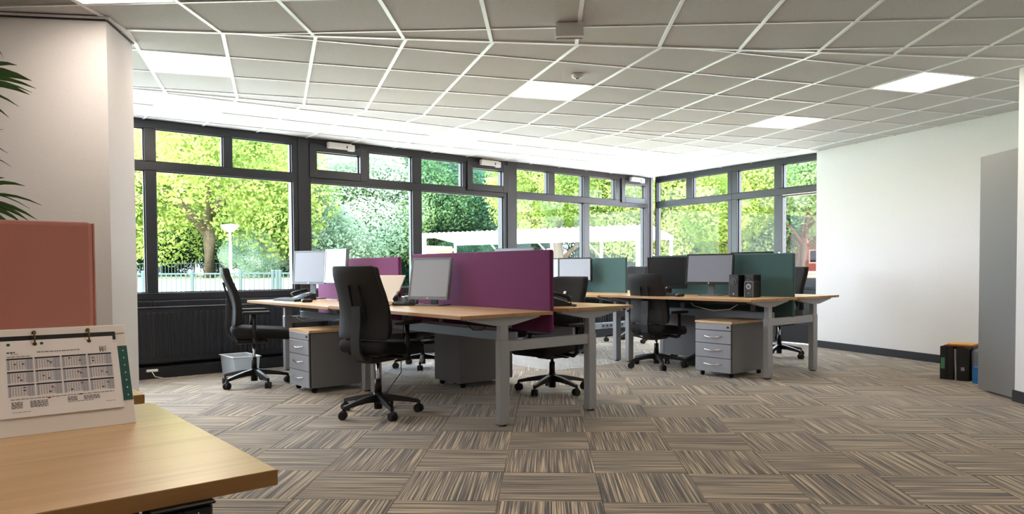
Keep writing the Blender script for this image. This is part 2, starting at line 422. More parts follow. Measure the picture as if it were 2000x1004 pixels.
wall('wall_right_recess', (6.3, 5.96, 0), (4.64, 5.96, 0), 0.05, (0, 1, 0))
g = G(); n = NWW; p, q = WW0-EWW*0.0, WW0+EWW*LWW
g.prism([p[:2], q[:2], (q+n*0.015)[:2], (p+n*0.015)[:2]], 0.0, 0.095)
struct(g.build('baseboard_white', 'baseboard_dark'))
g = G(); n = -FX; p, q = NX+FY*0.0, NX-FY*10
g.prism([(p+n*0.014+FY*0.012)[:2], (q+n*0.014)[:2], q[:2], (p+FY*0.012)[:2]], 0.0, 0.095)
struct(g.build('baseboard_right', 'baseboard_dark'))
# ------------------------------------------------------------------ glass
def glass_mat():
    m = bpy.data.materials.new('glass'); m.use_nodes = True; N = m.node_tree.nodes; L = m.node_tree.links
    for n in list(N): N.remove(n)
    o = N.new('ShaderNodeOutputMaterial'); mx = N.new('ShaderNodeMixShader'); t = N.new('ShaderNodeBsdfTransparent'); gl = N.new('ShaderNodeBsdfGlossy')
    t.inputs[0].default_value = (0.93, 0.97, 0.96, 1); gl.inputs['Roughness'].default_value = 0.02
    lw = N.new('ShaderNodeLayerWeight'); lw.inputs[0].default_value = 0.5
    pw = N.new('ShaderNodeMath'); pw.operation = 'POWER'; pw.inputs[1].default_value = 4.0; L.new(lw.outputs['Facing'], pw.inputs[0])
    ma = N.new('ShaderNodeMath'); ma.operation = 'MULTIPLY_ADD'; ma.inputs[1].default_value = 0.4; ma.inputs[2].default_value = 0.008; L.new(pw.outputs[0], ma.inputs[0])
    L.new(ma.outputs[0], mx.inputs[0]); L.new(t.outputs[0], mx.inputs[1]); L.new(gl.outputs[0], mx.inputs[2]); L.new(mx.outputs[0], o.inputs[0])
    MATS['glass'] = m
    m = bpy.data.materials.new('clear_plastic'); m.use_nodes = True; N = m.node_tree.nodes; L = m.node_tree.links
    for n in list(N): N.remove(n)
    o = N.new('ShaderNodeOutputMaterial'); mx = N.new('ShaderNodeMixShader'); t = N.new('ShaderNodeBsdfTransparent'); p = N.new('ShaderNodeBsdfPrincipled')
    p.inputs['Base Color'].default_value = (0.75, 0.82, 0.9, 1); p.inputs['Roughness'].default_value = 0.25; mx.inputs[0].default_value = 0.62
    L.new(t.outputs[0], mx.inputs[1]); L.new(p.outputs[0], mx.inputs[2]); L.new(mx.outputs[0], o.inputs[0]); MATS['clear_plastic'] = m
    m = m.copy(); m.name = 'clear_mat'; MATS['clear_mat'] = m
    for n in m.node_tree.nodes:
        if n.type == 'MIX_SHADER': n.inputs[0].default_value = 0.22
        if n.type == 'BSDF_PRINCIPLED': n.inputs['Roughness'].default_value = 0.3; n.inputs['Base Color'].default_value = (0.9, 0.94, 1, 1)
glass_mat()
ZT, ZU1, ZU0, ZL1, ZL0, ZS = HC+0.02, 2.625, 2.275, 2.18, 0.875, 0.80      # frame top, upper pane, transom, lower pane, sill rail
class Wall2:
    """a window wall: s along it, d out of the room (negative = into the room)"""
    def __init__(w, o, e, n): w.o, w.e, w.n = o, e, n
    def M(w): return Matrix(((w.e.x, -w.n.x, 0, w.o.x), (w.e.y, -w.n.y, 0, w.o.y), (0, 0, 1, 0), (0, 0, 0, 1)))
    def box(w, g, s0, s1, z0, z1, d0, d1, bev=0.0): g.box(((s0+s1)/2, (d0+d1)/2, (z0+z1)/2), (s1-s0, d1-d0, z1-z0), bev=bev)
    def place(w, o): o.matrix_world = w.M(); return o
LWALL = Wall2(W0, EW, NW); RWALL = Wall2(CORN, ER, NR)
FD = 0.11
nwin = [0]
def bay(w, s0, s1, uppers, lowers, vents, muls_u, muls_l, sashes=(), lower_z0=None):
    nwin[0] += 1
    win = bpy.data.objects.new('window_%d' % nwin[0], None); COL.objects.link(win); struct(win); w.place(win)
    zb = ZS if lower_z0 is None else lower_z0
    def member(name, *a, **k):
        g = G(); w.box(g, *a, bev=0.004); o = g.build(name, k.get('mat', 'frame_dark'), win); return o
    member('head_rail', s0, s1, ZU1, ZT, 0, FD); member('transom', s0, s1, ZL1, ZU0, 0, FD); member('sill_rail', s0, s1, zb, ZL0, -0.015, FD)
    for a, b in muls_u: member('mullion', a, b, ZU0, ZU1, 0.0, FD)
    for a, b in muls_l: member('mullion', a, b, ZL0, ZL1, 0.0, FD)
    def pane(a, b, z0, z1, par, d=0.055):
        g = G(); w.box(g, a, b, z0, z1, d, d+0.012); g.build('pane', 'glass', par)
        g = G(); t = 0.012                                          # glazing bead
        for q in ((a, a+t, z0, z1), (b-t, b, z0, z1), (a+t, b-t, z0, z0+t), (a+t, b-t, z1-t, z1)): w.box(g, *q, 0.035, 0.056)
        g.build('glazing_bead', 'frame_dark', par)
    for a, b in uppers: pane(a, b, ZU0, ZU1, win)
    for a, b in lowers: pane(a, b, ZL0, ZL1, win)
    for a, b in vents:                                              # top-hung vent: sash frame proud of the wall
        g = G(); z0, z1 = ZU0-0.035, ZU1+0.03; f = 0.095
        for q in ((a, a+f, z0, z1), (b-f, b, z0, z1), (a+f, b-f, z0, z0+f), (a+f, b-f, z1-f, z1)): w.box(g, *q, -0.022, 0.06, bev=0.004)
        sash = g.build('vent_sash', 'frame_dark', win); pane(a+f, b-f, z0+f, z1-f, sash, 0.04)
    return win
# left wall, three bays (s = metres along the wall from the pillar side)
bay(LWALL, -1.55, 1.72, [(-0.75, 0.08), (0.19, 0.9), (1.0, 1.7)], [(-1.45, 0.08), (0.19, 1.715)], [], [(-1.55, -0.75), (0.08, 0.19), (0.9, 1.0), (1.70, 1.72)], [(-1.55, -1.45), (0.08, 0.19), (1.715, 1.72)])
bay(LWALL, 1.94, 4.99, [(2.745, 3.39), (3.54, 4.23)], [(1.945, 3.395), (3.54, 4.985)], [(1.92, 2.70), (4.30, 5.055)], [(2.68, 2.745), (3.39, 3.54), (4.23, 4.32)], [(3.395, 3.54)])
bay(LWALL, 5.24, 8.30, [(5.245, 5.89), (6.025, 6.67), (6.81, 7.44)], [(5.245, 6.67), (6.81, 8.21)], [(7.575, 8.29)], [(5.89, 6.025), (6.67, 6.81), (7.44, 7.6)], [(6.67, 6.81), (8.21, 8.30)])
for a, b in ((1.72, 1.94), (4.99, 5.24), (8.30, 8.44)):
    g = G(); LWALL.box(g, a, b, 0.0, ZT, 0.0, 0.16, bev=0.004); LWALL.box(g, a+0.055, b-0.03, 0.8, ZT, -0.012, 0.01)
    o = struct(g.build('trim_post', 'frame_dark')); LWALL.place(o)
# right wall: fixed bay and the door bay
bay(RWALL, 0.10, 1.80, [(0.14, 0.833), (0.97, 1.716)], [(0.14, 1.72)], [], [(0.10, 0.14), (0.833, 0.97), (1.716, 1.80)], [(0.10, 0.14), (1.72, 1.80)])
bay(RWALL, 1.80, 3.60, [(1.908, 2.59), (2.724, 3.5)], [(1.908, 2.59)], [], [(1.80, 1.908), (2.59, 2.724), (3.5, 3.6)], [(1.80, 1.908), (2.59, 2.66)], lower_z0=0.80)
door = struct(bpy.data.objects.new('door_1', None)); COL.objects.link(door); RWALL.place(door)
g = G()
for q in ((2.66, 2.755, 0.02, 2.165), (3.42, 3.52, 0.02, 2.165), (2.755, 3.42, 0.02, 0.30), (2.755, 3.42, 2.145, 2.165), (2.755, 3.42, 0.82, 0.96)): RWALL.box(g, *q, -0.02, 0.07, bev=0.004)
g.build('door_frame', 'frame_dark', door)
g = G(); RWALL.box(g, 2.755, 3.42, 0.30, 0.82, 0.01, 0.05); g.build('door_panel', 'panel_dark', door)
g = G(); RWALL.box(g, 2.755, 3.42, 0.96, 2.145, 0.02, 0.032); g.build('pane', 'glass', door)
g = G(); RWALL.box(g, 2.69, 2.722, 1.18, 1.34, -0.028, -0.02, bev=0.003); g.cyl((2.706, -0.02, 1.30), (2.706, -0.06, 1.30), 0.010); g.tube([(2.706, -0.06, 1.30), (2.706, -0.062, 1.25), (2.706, -0.058, 1.17)], 0.010); g.build('door_handle', 'chrome', door)
# parapets below the glazing
for w, nm, a, b, off in ((LWALL, 'wall_parapet_left', -1.55, 8.42, 0.06), (RWALL, 'wall_parapet_right', 0.05, 2.66, 0.03)):
    g = G(); w.box(g, a, b, 0.0, ZS, -off, 0.14)
    o = struct(g.build(nm, 'panel_dark')); w.place(o)
    for k in range(int((b-a)/0.83)+1):                              # cladding panels with joints
        s0 = a+0.83*k+0.01; s1 = min(b, s0+0.81)
        if s1-s0 > 0.1:
            g = G(); w.box(g, s0, s1, ZS-0.075, ZS-0.008, -off-0.014, -off, bev=0.004); g.build('cladding_panel', 'frame_dark', o)
g = G(); LWALL.box(g, -1.55, 8.3, 0.0, 0.11, -0.30, -0.06); o = struct(g.build('baseboard_left', 'panel_dark')); LWALL.place(o)
g = G(); RWALL.box(g, 0.1, 2.66, 0.0, 0.10, -0.05, -0.03); o = struct(g.build('baseboard_window_right', 'baseboard_dark')); RWALL.place(o)
# radiators
def radiator(s0, s1, label):
    o = thing('radiator', label, 'radiator', W0[:], 0, 'radiators under the window wall'); o.matrix_world = LWALL.M()
    z0, z1, d = 0.15, 0.725, -0.20
    g = G(); LWALL.box(g, s0, s1, z0, z1, d, d+0.012); LWALL.box(g, s0, s1, z0, z1, d+0.075, d+0.09); g.build('panel', 'radiator_dark', o)
    n = int((s1-s0-0.06)/0.06)
    g = G()
    for k in range(n):
        s = s0+0.05+k*0.06; LWALL.box(g, s-0.016, s+0.016, z0+0.05, z1-0.05, d-0.012, d+0.002, bev=0.010)
    rb = g.build('rib_field', 'radiator_dark', o); rb['kind'] = 'stuff'
    g = G(); LWALL.box(g, s0-0.004, s1+0.004, z1-0.006, z1+0.008, d-0.008, d+0.10, bev=0.003); g.build('top_grille', 'silver_plastic' if s0 > 4 else 'frame_dark', o)
    for s in (s0-0.002, s1+0.002):
        g = G(); LWALL.box(g, s-0.004, s+0.004, z0, z1, d-0.006, d+0.1); g.build('side_cover', 'radiator_dark', o)
    for s in (s0+0.12, s1-0.12): g = G(); g.cyl((s, d+0.05, 0.11), (s, d+0.05, z0), 0.012); g.build('support', 'radiator_dark', o)
radiator(-1.1, 1.62, 'dark grey ribbed radiator under the leftmost window, beside the plastic tub')
radiator(2.05, 4.85, 'dark ribbed radiator under the middle windows behind the purple-screened desks')
radiator(5.35, 8.05, 'dark ribbed radiator under the windows next to the far corner')
# window actuators on the vents
for s, lab in ((2.31, 'white window opener box on the vent above the purple screens, leftmost'), (4.68, 'white window opener box on the middle vent window'), (7.93, 'white window opener box nearest the window corner')):
    o = thing('window_opener', lab, 'window opener', W0[:], 0, 'window openers on the vents'); o.matrix_world = LWALL.M()
    g = G(); LWALL.box(g, s-0.17, s+0.15, ZU1-0.015, ZU1+0.06, -0.085, -0.022, bev=0.008); g.build('housing', 'white_plastic', o)
    g = G(); LWALL.box(g, s+0.105, s+0.19, ZU1-0.028, ZU1+0.05, -0.08, -0.022, bev=0.005); g.build('end_cap', 'white_trim', o)
    g = G(); LWALL.box(g, s+0.07, s+0.085, ZU1+0.0, ZU1+0.03, -0.088, -0.08); g.build('chain_slot', 'black_plastic', o)
# cable outlet and trunking sockets on the wall base
o = thing('wall_socket', 'small white cable outlet on the dark skirting under the leftmost radiator', 'socket', W0[:]); o.matrix_world = LWALL.M()
g = G(); LWALL.box(g, -0.02, 0.09, 0.075, 0.10, -0.325, -0.30, bev=0.003); g.build('plate', 'white_plastic', o)
g = G(); g.tube([(0.03, -0.32, 0.08), (0.05, -0.36, 0.03), (0.13, -0.40, 0.008), (0.22, -0.42, 0.006)], 0.004, 6); g.build('cable', 'cream_plastic', o)
o = thing('socket_strip', 'grey trunking with a row of power sockets on the wall beyond the desk legs', 'socket', W0[:]); o.matrix_world = LWALL.M()
g = G(); LWALL.box(g, 6.4, 8.0, 0.13, 0.235, -0.32, -0.30, bev=0.003); g.build('trunking', 'silver_plastic', o)
for k in range(6):
    s = 6.75+0.09*k
    g = G(); LWALL.box(g, s, s+0.07, 0.145, 0.22, -0.328, -0.32, bev=0.004); q = g.build('socket', 'pedestal_grey', o)
    g = G(); g.cyl((s+0.035, -0.327, 0.183), (s+0.035, -0.331, 0.183), 0.02); g.build('socket_well', 'black_plastic', q)
# ------------------------------------------------------------------ double desks (two tops back to back on one leg frame)
DL = 1.97; DD = 0.83; LEGS = 0.88                 # top length, top depth, leg spacing across
def double_desk(u0, v0, hz, label, chamfer=True):
    """local x across (0 = front leg), local y along, 0 = near end leg; hz = heights of the front and the rear top"""
    q = UV(u0, v0); o = thing('double_desk', label, 'desk', q, RZB, 'double workstations with back-to-back tops')
    T = 0.024
    for k, (xc, h) in enumerate(((0.0, hz[0]), (LEGS, hz[1]))):
        x0, x1 = xc-DD/2, xc+DD/2; y0, y1 = -0.075, DL-0.075; c = 0.11
        if k == 0: poly = [(x0, y0), (x1, y0), (x1, y1), (x0, y1)]
        else: poly = [(x0, y0+c), (x0+c, y0), (x1, y0), (x1, y1), (x0+c, y1), (x0, y1-c)]
        g = G(); g.prism(poly, h-T, h); top = g.build('tabletop', 'oak', o)
        g = G(); n = len(poly); m = 0.0012
        cx, cy = sum(p[0] for p in poly)/n, sum(p[1] for p in poly)/n
        for i in range(n):                                          # edge banding
            a, b = Vector((*poly[i], 0)), Vector((*poly[(i+1) % n], 0)); d = (b-a).normalized(); nn = Vector((d.y, -d.x, 0))
            if nn.dot(Vector((cx, cy, 0))-a) > 0: nn = -nn
            g.prism([a[:2], b[:2], (b+nn*m)[:2], (a+nn*m)[:2]], h-T+0.0005, h-0.0008)
        g.build('edge_band', 'oak_edge', top)
        for y in (0.0, DL-0.15):
            g = G(); g.box((xc, y, 0.31), (0.085, 0.062, 0.60), bev=0.006); lg = g.build('leg', 'steel_grey', o)
            g = G(); g.box((xc, y, 0.675), (0.072, 0.05, 2*(h-T-0.675-0.02)), bev=0.004); g.build('lift_column', 'steel_grey', lg)
            g = G(); g.cyl((xc, y, 0), (xc, y, 0.012), 0.028); g.build('foot', 'rubber', lg)
            w = 0.33
            g = G(); g.extr([(-w, 0), (w, 0), (w, -0.014), (0.07, -0.062), (-0.07, -0.062), (-w, -0.014)], (xc, y-0.03, h-T), (1, 0, 0), (0, 0, 1), (0, 1, 0), 0.06); g.build('bracket', 'steel_grey', o)
        g = G(); g.box((xc, (DL-0.15)/2, h-T-0.03), (0.05, DL-0.2, 0.04), bev=0.003); g.build('top_beam', 'dark_plastic', o)
    for y in (0.0, DL-0.15):
        g = G(); g.box((LEGS/2, y, 0.565), (LEGS-0.085, 0.045, 0.075), bev=0.004); g.build('cross_bar', 'steel_grey', o)
    for xx in (0.15, LEGS-0.15):
        g = G(); g.box((xx, (DL-0.15)/2, 0.62), (0.03, DL-0.2, 0.075), bev=0.003); g.build('long_rail', 'silver_plastic', o)
    g = G(); y0, y1 = 0.35, DL-0.5                                  # cable tray under the screen
    g.extr([(-0.11, 0.05), (-0.08, -0.03), (0.08, -0.03), (0.11, 0.05), (0.104, 0.05), (0.076, -0.025), (-0.076, -0.025), (-0.104, 0.05)], (LEGS/2, y0, 0.60), (1, 0, 0), (0, 0, 1), (0, 1, 0), y1-y0)
    g.build('cable_tray', 'silver_plastic', o)
    return o
double_desk(0, 0, (0.80, 0.815), 'light oak double desk on grey legs around the nearer purple screen')
double_desk(0, 1.985, (0.79, 0.795), 'light oak double desk around the farther purple screen by the left window')
double_desk(3.37, -0.03, (0.805, 0.805), 'light oak double desk on grey legs around the larger dark green screen')
double_desk(3.34, 1.96, (0.80, 0.80), 'light oak double desk around the smaller teal screen by the far windows')
# ------------------------------------------------------------------ felt desk screens
def screen(u, v0, v1, z0, z1, mat, label, zt=0.0, name='desk_screen'):
    o = thing(name, label, 'desk screen', UV(u, v0), RZB, None)
    L = v1-v0
    g = G(); g.box((0, L/2, (z0+z1)/2), (0.036, L, z1-z0), bev=0.010, seg=2); g.build('felt_panel', mat, o)
    for y in (0.0, L): g = G(); g.box((0, y, (z0+z1)/2), (0.020, 0.008, z1-z0-0.01), bev=0.003); g.build('edge_piping', mat, o)
    for y in (0.25*L, 0.75*L): g = G(); g.box((0, y, z0+0.06), (0.05, 0.06, 0.10), bev=0.004); g.build('clamp', 'steel_grey', o)
    return o
screen(0.44, -0.045, 1.875, 0.635, 1.255, 'purple_felt', 'long purple felt desk screen behind the single monitor, nearest one')
screen(0.44, 2.12, 3.93, 0.62, 1.235, 'purple_felt', 'purple felt desk screen behind the pair of monitors by the left window')
screen(3.81, -0.06, 1.80, 0.60, 1.262, 'green_felt', 'dark green felt desk screen behind the loudspeakers')
screen(3.80, 2.21, 3.95, 0.62, 1.250, 'green_felt', 'teal felt desk screen behind the far pair of monitors')
# ------------------------------------------------------------------ drawer pedestals
def pedestal(u, v, label, w=0.43, dp=0.62, h=0.57, flip=False, top='oak'):
    """front faces -u (towards the viewer's left); origin at the middle of the floor print"""
    o = thing('drawer_pedestal', label, 'drawer unit', UV(u, v), RZB+(PI if flip else 0), 'grey drawer pedestals')
    g = G(); g.box((0.008, 0, 0.05+(h-0.075)/2), (dp-0.016, w, h-0.075), bev=0.003); g.build('body', 'pedestal_grey', o)
    g = G(); g.prism([(-dp/2-0.006, -w/2-0.006), (dp/2, -w/2-0.006), (dp/2, w/2+0.006), (-dp/2-0.006, w/2+0.006)], h-0.022, h); g.build('top_board', 'oak_front', o)
    xf = -dp/2
    g = G(); g.box((xf+0.008, 0, 0.05+(h-0.078)/2), (0.012, w-0.004, h-0.082)); g.build('gap_shade_plate', 'black_plastic', o)  # black plate puts the shade between drawer fronts into colour
    hs = [(0.054, 0.194), (0.200, 0.340), (0.346, 0.474)]
    for z0, z1 in hs:
        g = G(); g.box((xf-0.001, 0, (z0+z1)/2), (0.018, w-0.006, z1-z0), bev=0.002); d = g.build('drawer', 'pedestal_front', o)
        zc = z1-0.055
        pts = [(xf-0.010, -0.108, zc), (xf-0.026, -0.09, zc-0.003), (xf-0.036, 0, zc-0.014), (xf-0.026, 0.09, zc-0.003), (xf-0.010, 0.108, zc)]
        g = G(); g.tube(pts, 0.0055, 8); g.build('handle', 'chrome', d)
    g = G(); g.box((xf-0.001, 0, 0.5125), (0.018, w-0.006, 0.064), bev=0.002); d = g.build('pencil_drawer', 'pedestal_front', o)
    g = G(); g.cyl((xf-0.010, -w/2+0.035, 0.515), (xf-0.018, -w/2+0.035, 0.515), 0.011); g.build('lock', 'dark_plastic', d)
    for sx in (-1, 1):
        for sy in (-1, 1):
            g = G(); g.cyl((sx*(dp/2-0.06), sy*(w/2-0.045)-0.012, 0.024), (sx*(dp/2-0.06), sy*(w/2-0.045)+0.012, 0.024), 0.024); g.box((sx*(dp/2-0.06), sy*(w/2-0.045), 0.045), (0.04, 0.03, 0.012)); g.build('caster', 'rubber', o)
    return o
pedestal(-0.17, 2.37, 'light grey drawer unit with oak top beside the black chair by the left window')
pedestal(3.39, 0.41, 'grey drawer unit with oak top at the green-screened desk')
pedestal(1.00, 1.70, 'grey drawer unit standing back to view under the purple-screened desk', flip=True)
pedestal(4.30, 1.52, 'blue-grey drawer unit under the green-screened desk behind the office chair', flip=True)
# ------------------------------------------------------------------ the desk in the left foreground (turned a quarter)
FB = Vector((-0.385, 1.185, 0)); ZD = 0.79
def near_desk(corner, label, L=1.7, D=0.79):
    """local x along EU (negative = away from the end), local y along EV (depth)"""
    o = thing('near_desk', label, 'desk', corner, RZB, 'desks in the left foreground')
    T = 0.026
    g = G(); g.prism([(-L, 0), (0, 0), (0, D), (-L, D)], ZD-T, ZD); top = g.build('tabletop', 'oak_near', o)
    g = G()
    for poly in ([(-L, 0), (0, 0), (0, -0.0015), (-L, -0.0015)], [(0, 0), (0.0015, 0), (0.0015, D), (0, D)], [(-L, D), (0, D), (0, D+0.0015), (-L, D+0.0015)]): g.prism(poly, ZD-T+0.0005, ZD-0.001)
    g.build('edge_band', 'oak_edge_near', top)
    for x in (-0.22, -L+0.2):
        g = G(); g.box((x, D/2, 0.31), (0.062, 0.085, 0.60), bev=0.006); lg = g.build('leg', 'steel_grey', o)
        g = G(); g.box((x, D/2, 0.66), (0.05, 0.072, 0.2), bev=0.004); g.build('lift_column', 'steel_grey', lg)
        g = G(); g.box((x, D/2, ZD-T-0.02), (0.06, 0.66, 0.035), bev=0.004); g.build('bracket', 'dark_plastic', o)
        g = G(); g.box((x, D/2, 0.012), (0.07, 0.7, 0.024), bev=0.006); g.build('foot', 'steel_grey', o)
    return o
nd = near_desk(FB, 'light oak desk in the left foreground carrying the calendar stand')
near_desk(FB+EV*0.935+EU*0.015, 'oak desk behind the calendar stand, only its end showing')
# height switch under the front edge
o = thing('height_switch', 'black desk height switch with minus and plus keys under the front desk edge', 'switch', FB, RZB)
g = G(); g.box((-0.147, 0.022, ZD-0.044), (0.088, 0.06, 0.026), bev=0.005); g.box((-0.147, 0.014, ZD-0.029), (0.094, 0.055, 0.005), bev=0.002); g.build('housing', 'black_plastic', o)
for k, x in enumerate((-0.168, -0.126)):
    g = G(); g.box((x, -0.0090, ZD-0.0445), (0.040, 0.004, 0.018), bev=0.0015); key = g.build('key', 'dark_plastic', o)
    g = G(); g.box((x, -0.0114, ZD-0.0445), (0.008, 0.0008, 0.0016))
    if k: g.box((x, -0.0114, ZD-0.0445), (0.0016, 0.0008, 0.008))
    g.build('minus_mark' if not k else 'plus_mark', 'white_plastic', key)
# pink screen at the back of the foreground desk
o = thing('desk_screen', 'dusty pink felt desk screen behind the calendar stand', 'desk screen', FB+EV*0.865, RZB)
g = G(); L = 1.5; z0, z1 = 0.60, 1.232
g.box((-0.11-L/2, 0, (z0+z1)/2), (L, 0.036, z1-z0), bev=0.010, seg=2); g.build('felt_panel', 'pink_felt', o)
g = G(); g.box((-0.108, 0, (z0+z1)/2), (0.006, 0.022, z1-z0-0.004), bev=0.002); g.build('edge_piping', 'pink_felt', o)
for x in (-0.5, -1.3): g = G(); g.box((x, 0, z0+0.12), (0.06, 0.06, 0.14), bev=0.004); g.build('clamp', 'steel_grey', o)
# ------------------------------------------------------------------ office chairs (local +y = the way the sitter looks)
UPPER = set()
def make_chair():
    o = thing('office_chair', 'x', 'chair', (0, 0, 0), 0, 'black office swivel chairs')
    for k in range(5):
        a = 2*PI*k/5+0.35; d = Vector((math.cos(a), math.sin(a), 0)); n = Vector((-d.y, d.x, 0))
        g = G(); bm = g.bm; prof = [(0.02, 0.026, 0.155, 0.095), (0.12, 0.023, 0.142, 0.098), (0.22, 0.020, 0.122, 0.088), (0.315, 0.016, 0.098, 0.072)]
        rings = []
        for r, w, zt, zb in prof: rings.append([bm.verts.new(d*r+n*w*0.75+Vector((0, 0, zt))), bm.verts.new(d*r+n*w+Vector((0, 0, zb))), bm.verts.new(d*r-n*w+Vector((0, 0, zb))), bm.verts.new(d*r-n*w*0.75+Vector((0, 0, zt)))])
        for i in range(3):
            for q in range(4): bm.faces.new((rings[i][q], rings[i][(q+1) % 4], rings[i+1][(q+1) % 4], rings[i+1][q]))
        bm.faces.new(rings[0][::-1]); bm.faces.new(rings[-1])
        g.build('base_arm', 'black_plastic', o)
        c = d*0.315; ca = a+0.9+k; cd = Vector((math.cos(ca), math.sin(ca), 0)); off = Vector((-cd.y, cd.x, 0))*0.014
        g = G()
        g.cyl(c+Vector((0, 0, 0.06)), c+Vector((0, 0, 0.09)), 0.010)
        for s in (-1, 1):
            w = c+off*0.4+cd*s*0.016+Vector((0, 0, 0.031)); g.cyl(w-cd*0.010, w+cd*0.010, 0.031, n=16)
        g.box((0, 0, 0), (0.026, 0.05, 0.03), bev=0.008, M=Matrix.Translation(c+off*0.2+Vector((0, 0, 0.052))) @ Matrix.Rotation(ca, 4, 'Z'))
        g.build('caster', 'rubber', o)
    g = G(); g.cyl((0, 0, 0.04), (0, 0, 0.165), 0.032, 0.034); g.cyl((0, 0, 0.165), (0, 0, 0.27), 0.027, 0.025); g.build('hub', 'black_plastic', o)
    g = G(); g.cyl((0, 0, 0.14), (0, 0, 0.44), 0.0145); x = g.build('gas_piston', 'chrome', o); UPPER.add('gas_piston')
    g = G(); g.box((0, -0.02, 0.435), (0.17, 0.30, 0.06), bev=0.02, seg=2); g.box((0, -0.01, 0.475), (0.30, 0.34, 0.03), bev=0.012)
    for s in (-1, 1): g.cyl((s*0.08, 0.06, 0.44), (s*0.22, 0.07, 0.435), 0.008); g.box((s*0.235, 0.075, 0.435), (0.05, 0.03, 0.012), bev=0.004)
    g.build('mechanism', 'black_plastic', o)
    def seat_fn(c):
        r = (c.x/0.245)**2; f = (c.y-0.05)/0.25
        z = c.z+0.012*r-(0.035*max(0, f-0.55)/0.45)**1+(0.012*max(0, -f-0.5))
        k = 1-0.12*max(0, f)**2-0.10*max(0, -f)**2
        return Vector((c.x*k, c.y, z))
    g = G(); g.box((0, 0.06, 0.518), (0.50, 0.54, 0.10), bev=0.046, seg=3, fn=seat_fn, smooth=True)
    g.build('seat', 'black_fabric', o)
    def back_fn(c):
        t = (c.z-0.59)/0.55                                        # 0 bottom .. 1 top
        k = 1.02-0.20*max(0, t-0.15)-0.25*max(0, 0.12-t)
        y = c.y-0.10*t+0.045*math.sin(max(0, min(1, t*1.2))*PI)+0.028*(c.x/0.24)**2
        return Vector((c.x*k, y, c.z))
    def gridbox(g, w, d, z0, z1, y, fn, nx=6, nz=8, rr=0.022):
        t = bmesh.new(); bmesh.ops.create_cube(t, size=1)
        for v in t.verts: v.co = Vector((v.co.x*w, y+v.co.y*d, (z0+z1)/2+v.co.z*(z1-z0)))
        vert_edges = [e for e in t.edges if abs(e.verts[0].co.y-e.verts[1].co.y) > d*0.5]
        bmesh.ops.bevel(t, geom=vert_edges, offset=rr, segments=3, affect='EDGES', profile=0.5)
        bmesh.ops.bevel(t, geom=[e for e in t.edges if abs(e.verts[0].co.y-e.verts[1].co.y) < 1e-5], offset=min(0.012, d*0.4), segments=2, affect='EDGES', profile=0.5)
        for ax, n_, lo, hi in ((2, nz, z0, z1), (0, nx, -w/2, w/2)):
            for i in range(1, n_):
                co = Vector((0, 0, 0)); no = Vector((0, 0, 0)); co[ax] = lo+(hi-lo)*i/n_; no[ax] = 1
                bmesh.ops.bisect_plane(t, geom=t.verts[:]+t.edges[:]+t.faces[:], plane_co=co, plane_no=no)
        for v in t.verts: v.co = fn(v.co)
        g._merge(t, None, True)
    g = G(); gridbox(g, 0.46, 0.05, 0.595, 1.135, -0.165, back_fn); g.build('backrest', 'black_fabric', o)
    g = G(); gridbox(g, 0.47, 0.016, 0.59, 1.14, -0.196, back_fn); sh = g.build('back_shell', 'back_shell', o)
    for s in (-1, 1):                                              # two fins that hold the bar
        g = G(); g.box((s*0.052, -0.212, 0.87), (0.010, 0.022, 0.26), bev=0.003, fn=back_fn); g.build('fin', 'back_shell', sh)
    g = G()
    pts = [(0, 0.06, 0.43), (0, -0.10, 0.425), (0, -0.20, 0.445), (0, -0.245, 0.50), (0, -0.250, 0.58), (0, -0.238, 0.70), (0, -0.236, 0.84)]
    prev = None; bm = g.bm; rings = []
    for i, p in enumerate(pts):
        w = 0.042; th = 0.011; a = Vector(pts[max(0, i-1)]); b = Vector(pts[min(len(pts)-1, i+1)]); d = (b-a).normalized(); n = Vector((0, -d.z, d.y))
        p = Vector(p); rings.append([bm.verts.new(p+Vector((sx*w, 0, 0))+n*sn*th) for sx, sn in ((1, 1), (-1, 1), (-1, -1), (1, -1))])
    for i in range(len(rings)-1):
        for q in range(4): bm.faces.new((rings[i][q], rings[i][(q+1) % 4], rings[i+1][(q+1) % 4], rings[i+1][q]))
    bm.faces.new(rings[0][::-1]); bm.faces.new(rings[-1])
    g.build('back_bar', 'dark_plastic', o)
    for s in (-1, 1):
        g = G(); g.tube([(s*0.10, 0.0, 0.455), (s*0.26, 0.0, 0.445), (s*0.295, 0.0, 0.475), (s*0.295, -0.01, 0.56), (s*0.290, -0.005, 0.70)], [0.016, 0.018, 0.022, 0.024, 0.020], 8); arm = g.build('armrest', 'black_plastic', o)
        g = G(); g.box((s*0.285, 0.015, 0.716), (0.085, 0.25, 0.028), bev=0.012, seg=2, smooth=True); g.build('arm_pad', 'rubber', arm)
    g = G(); g.box((0.015, -0.134, 0.985), (0.034, 0.003, 0.038), fn=lambda c: back_fn(c)); g.build('label_tag', 'white_plastic', o)
    return o
FIXED = {'base_arm', 'caster', 'hub'}
chair0 = make_chair(); used = [False]
def chair(x, y, head, label, dz=0.0, twist=0.0, top=None):
    o = chair0 if not used[0] else copy_tree(chair0)
    used[0] = True
    o.location = (x, y, 0); o.rotation_euler.z = -math.radians(head); o['label'] = label
    for ch in o.children:
        if ch.name.split('.')[0] in FIXED: ch.rotation_euler.z = twist; ch.location.z = 0
        else: ch.location.z = dz
    return o
chair(-1.04, 5.64, 29, 'black office chair with its back to us at the near purple-screened desk', 0.0, 0.35)
chair(-2.51, 7.10, 68, 'black office chair seen from the side between radiator and drawer unit', 0.0, 0.0)
chair(0.36, 6.62, 226, 'black office chair facing us beyond the nearer purple screen', -0.10, 0.2)
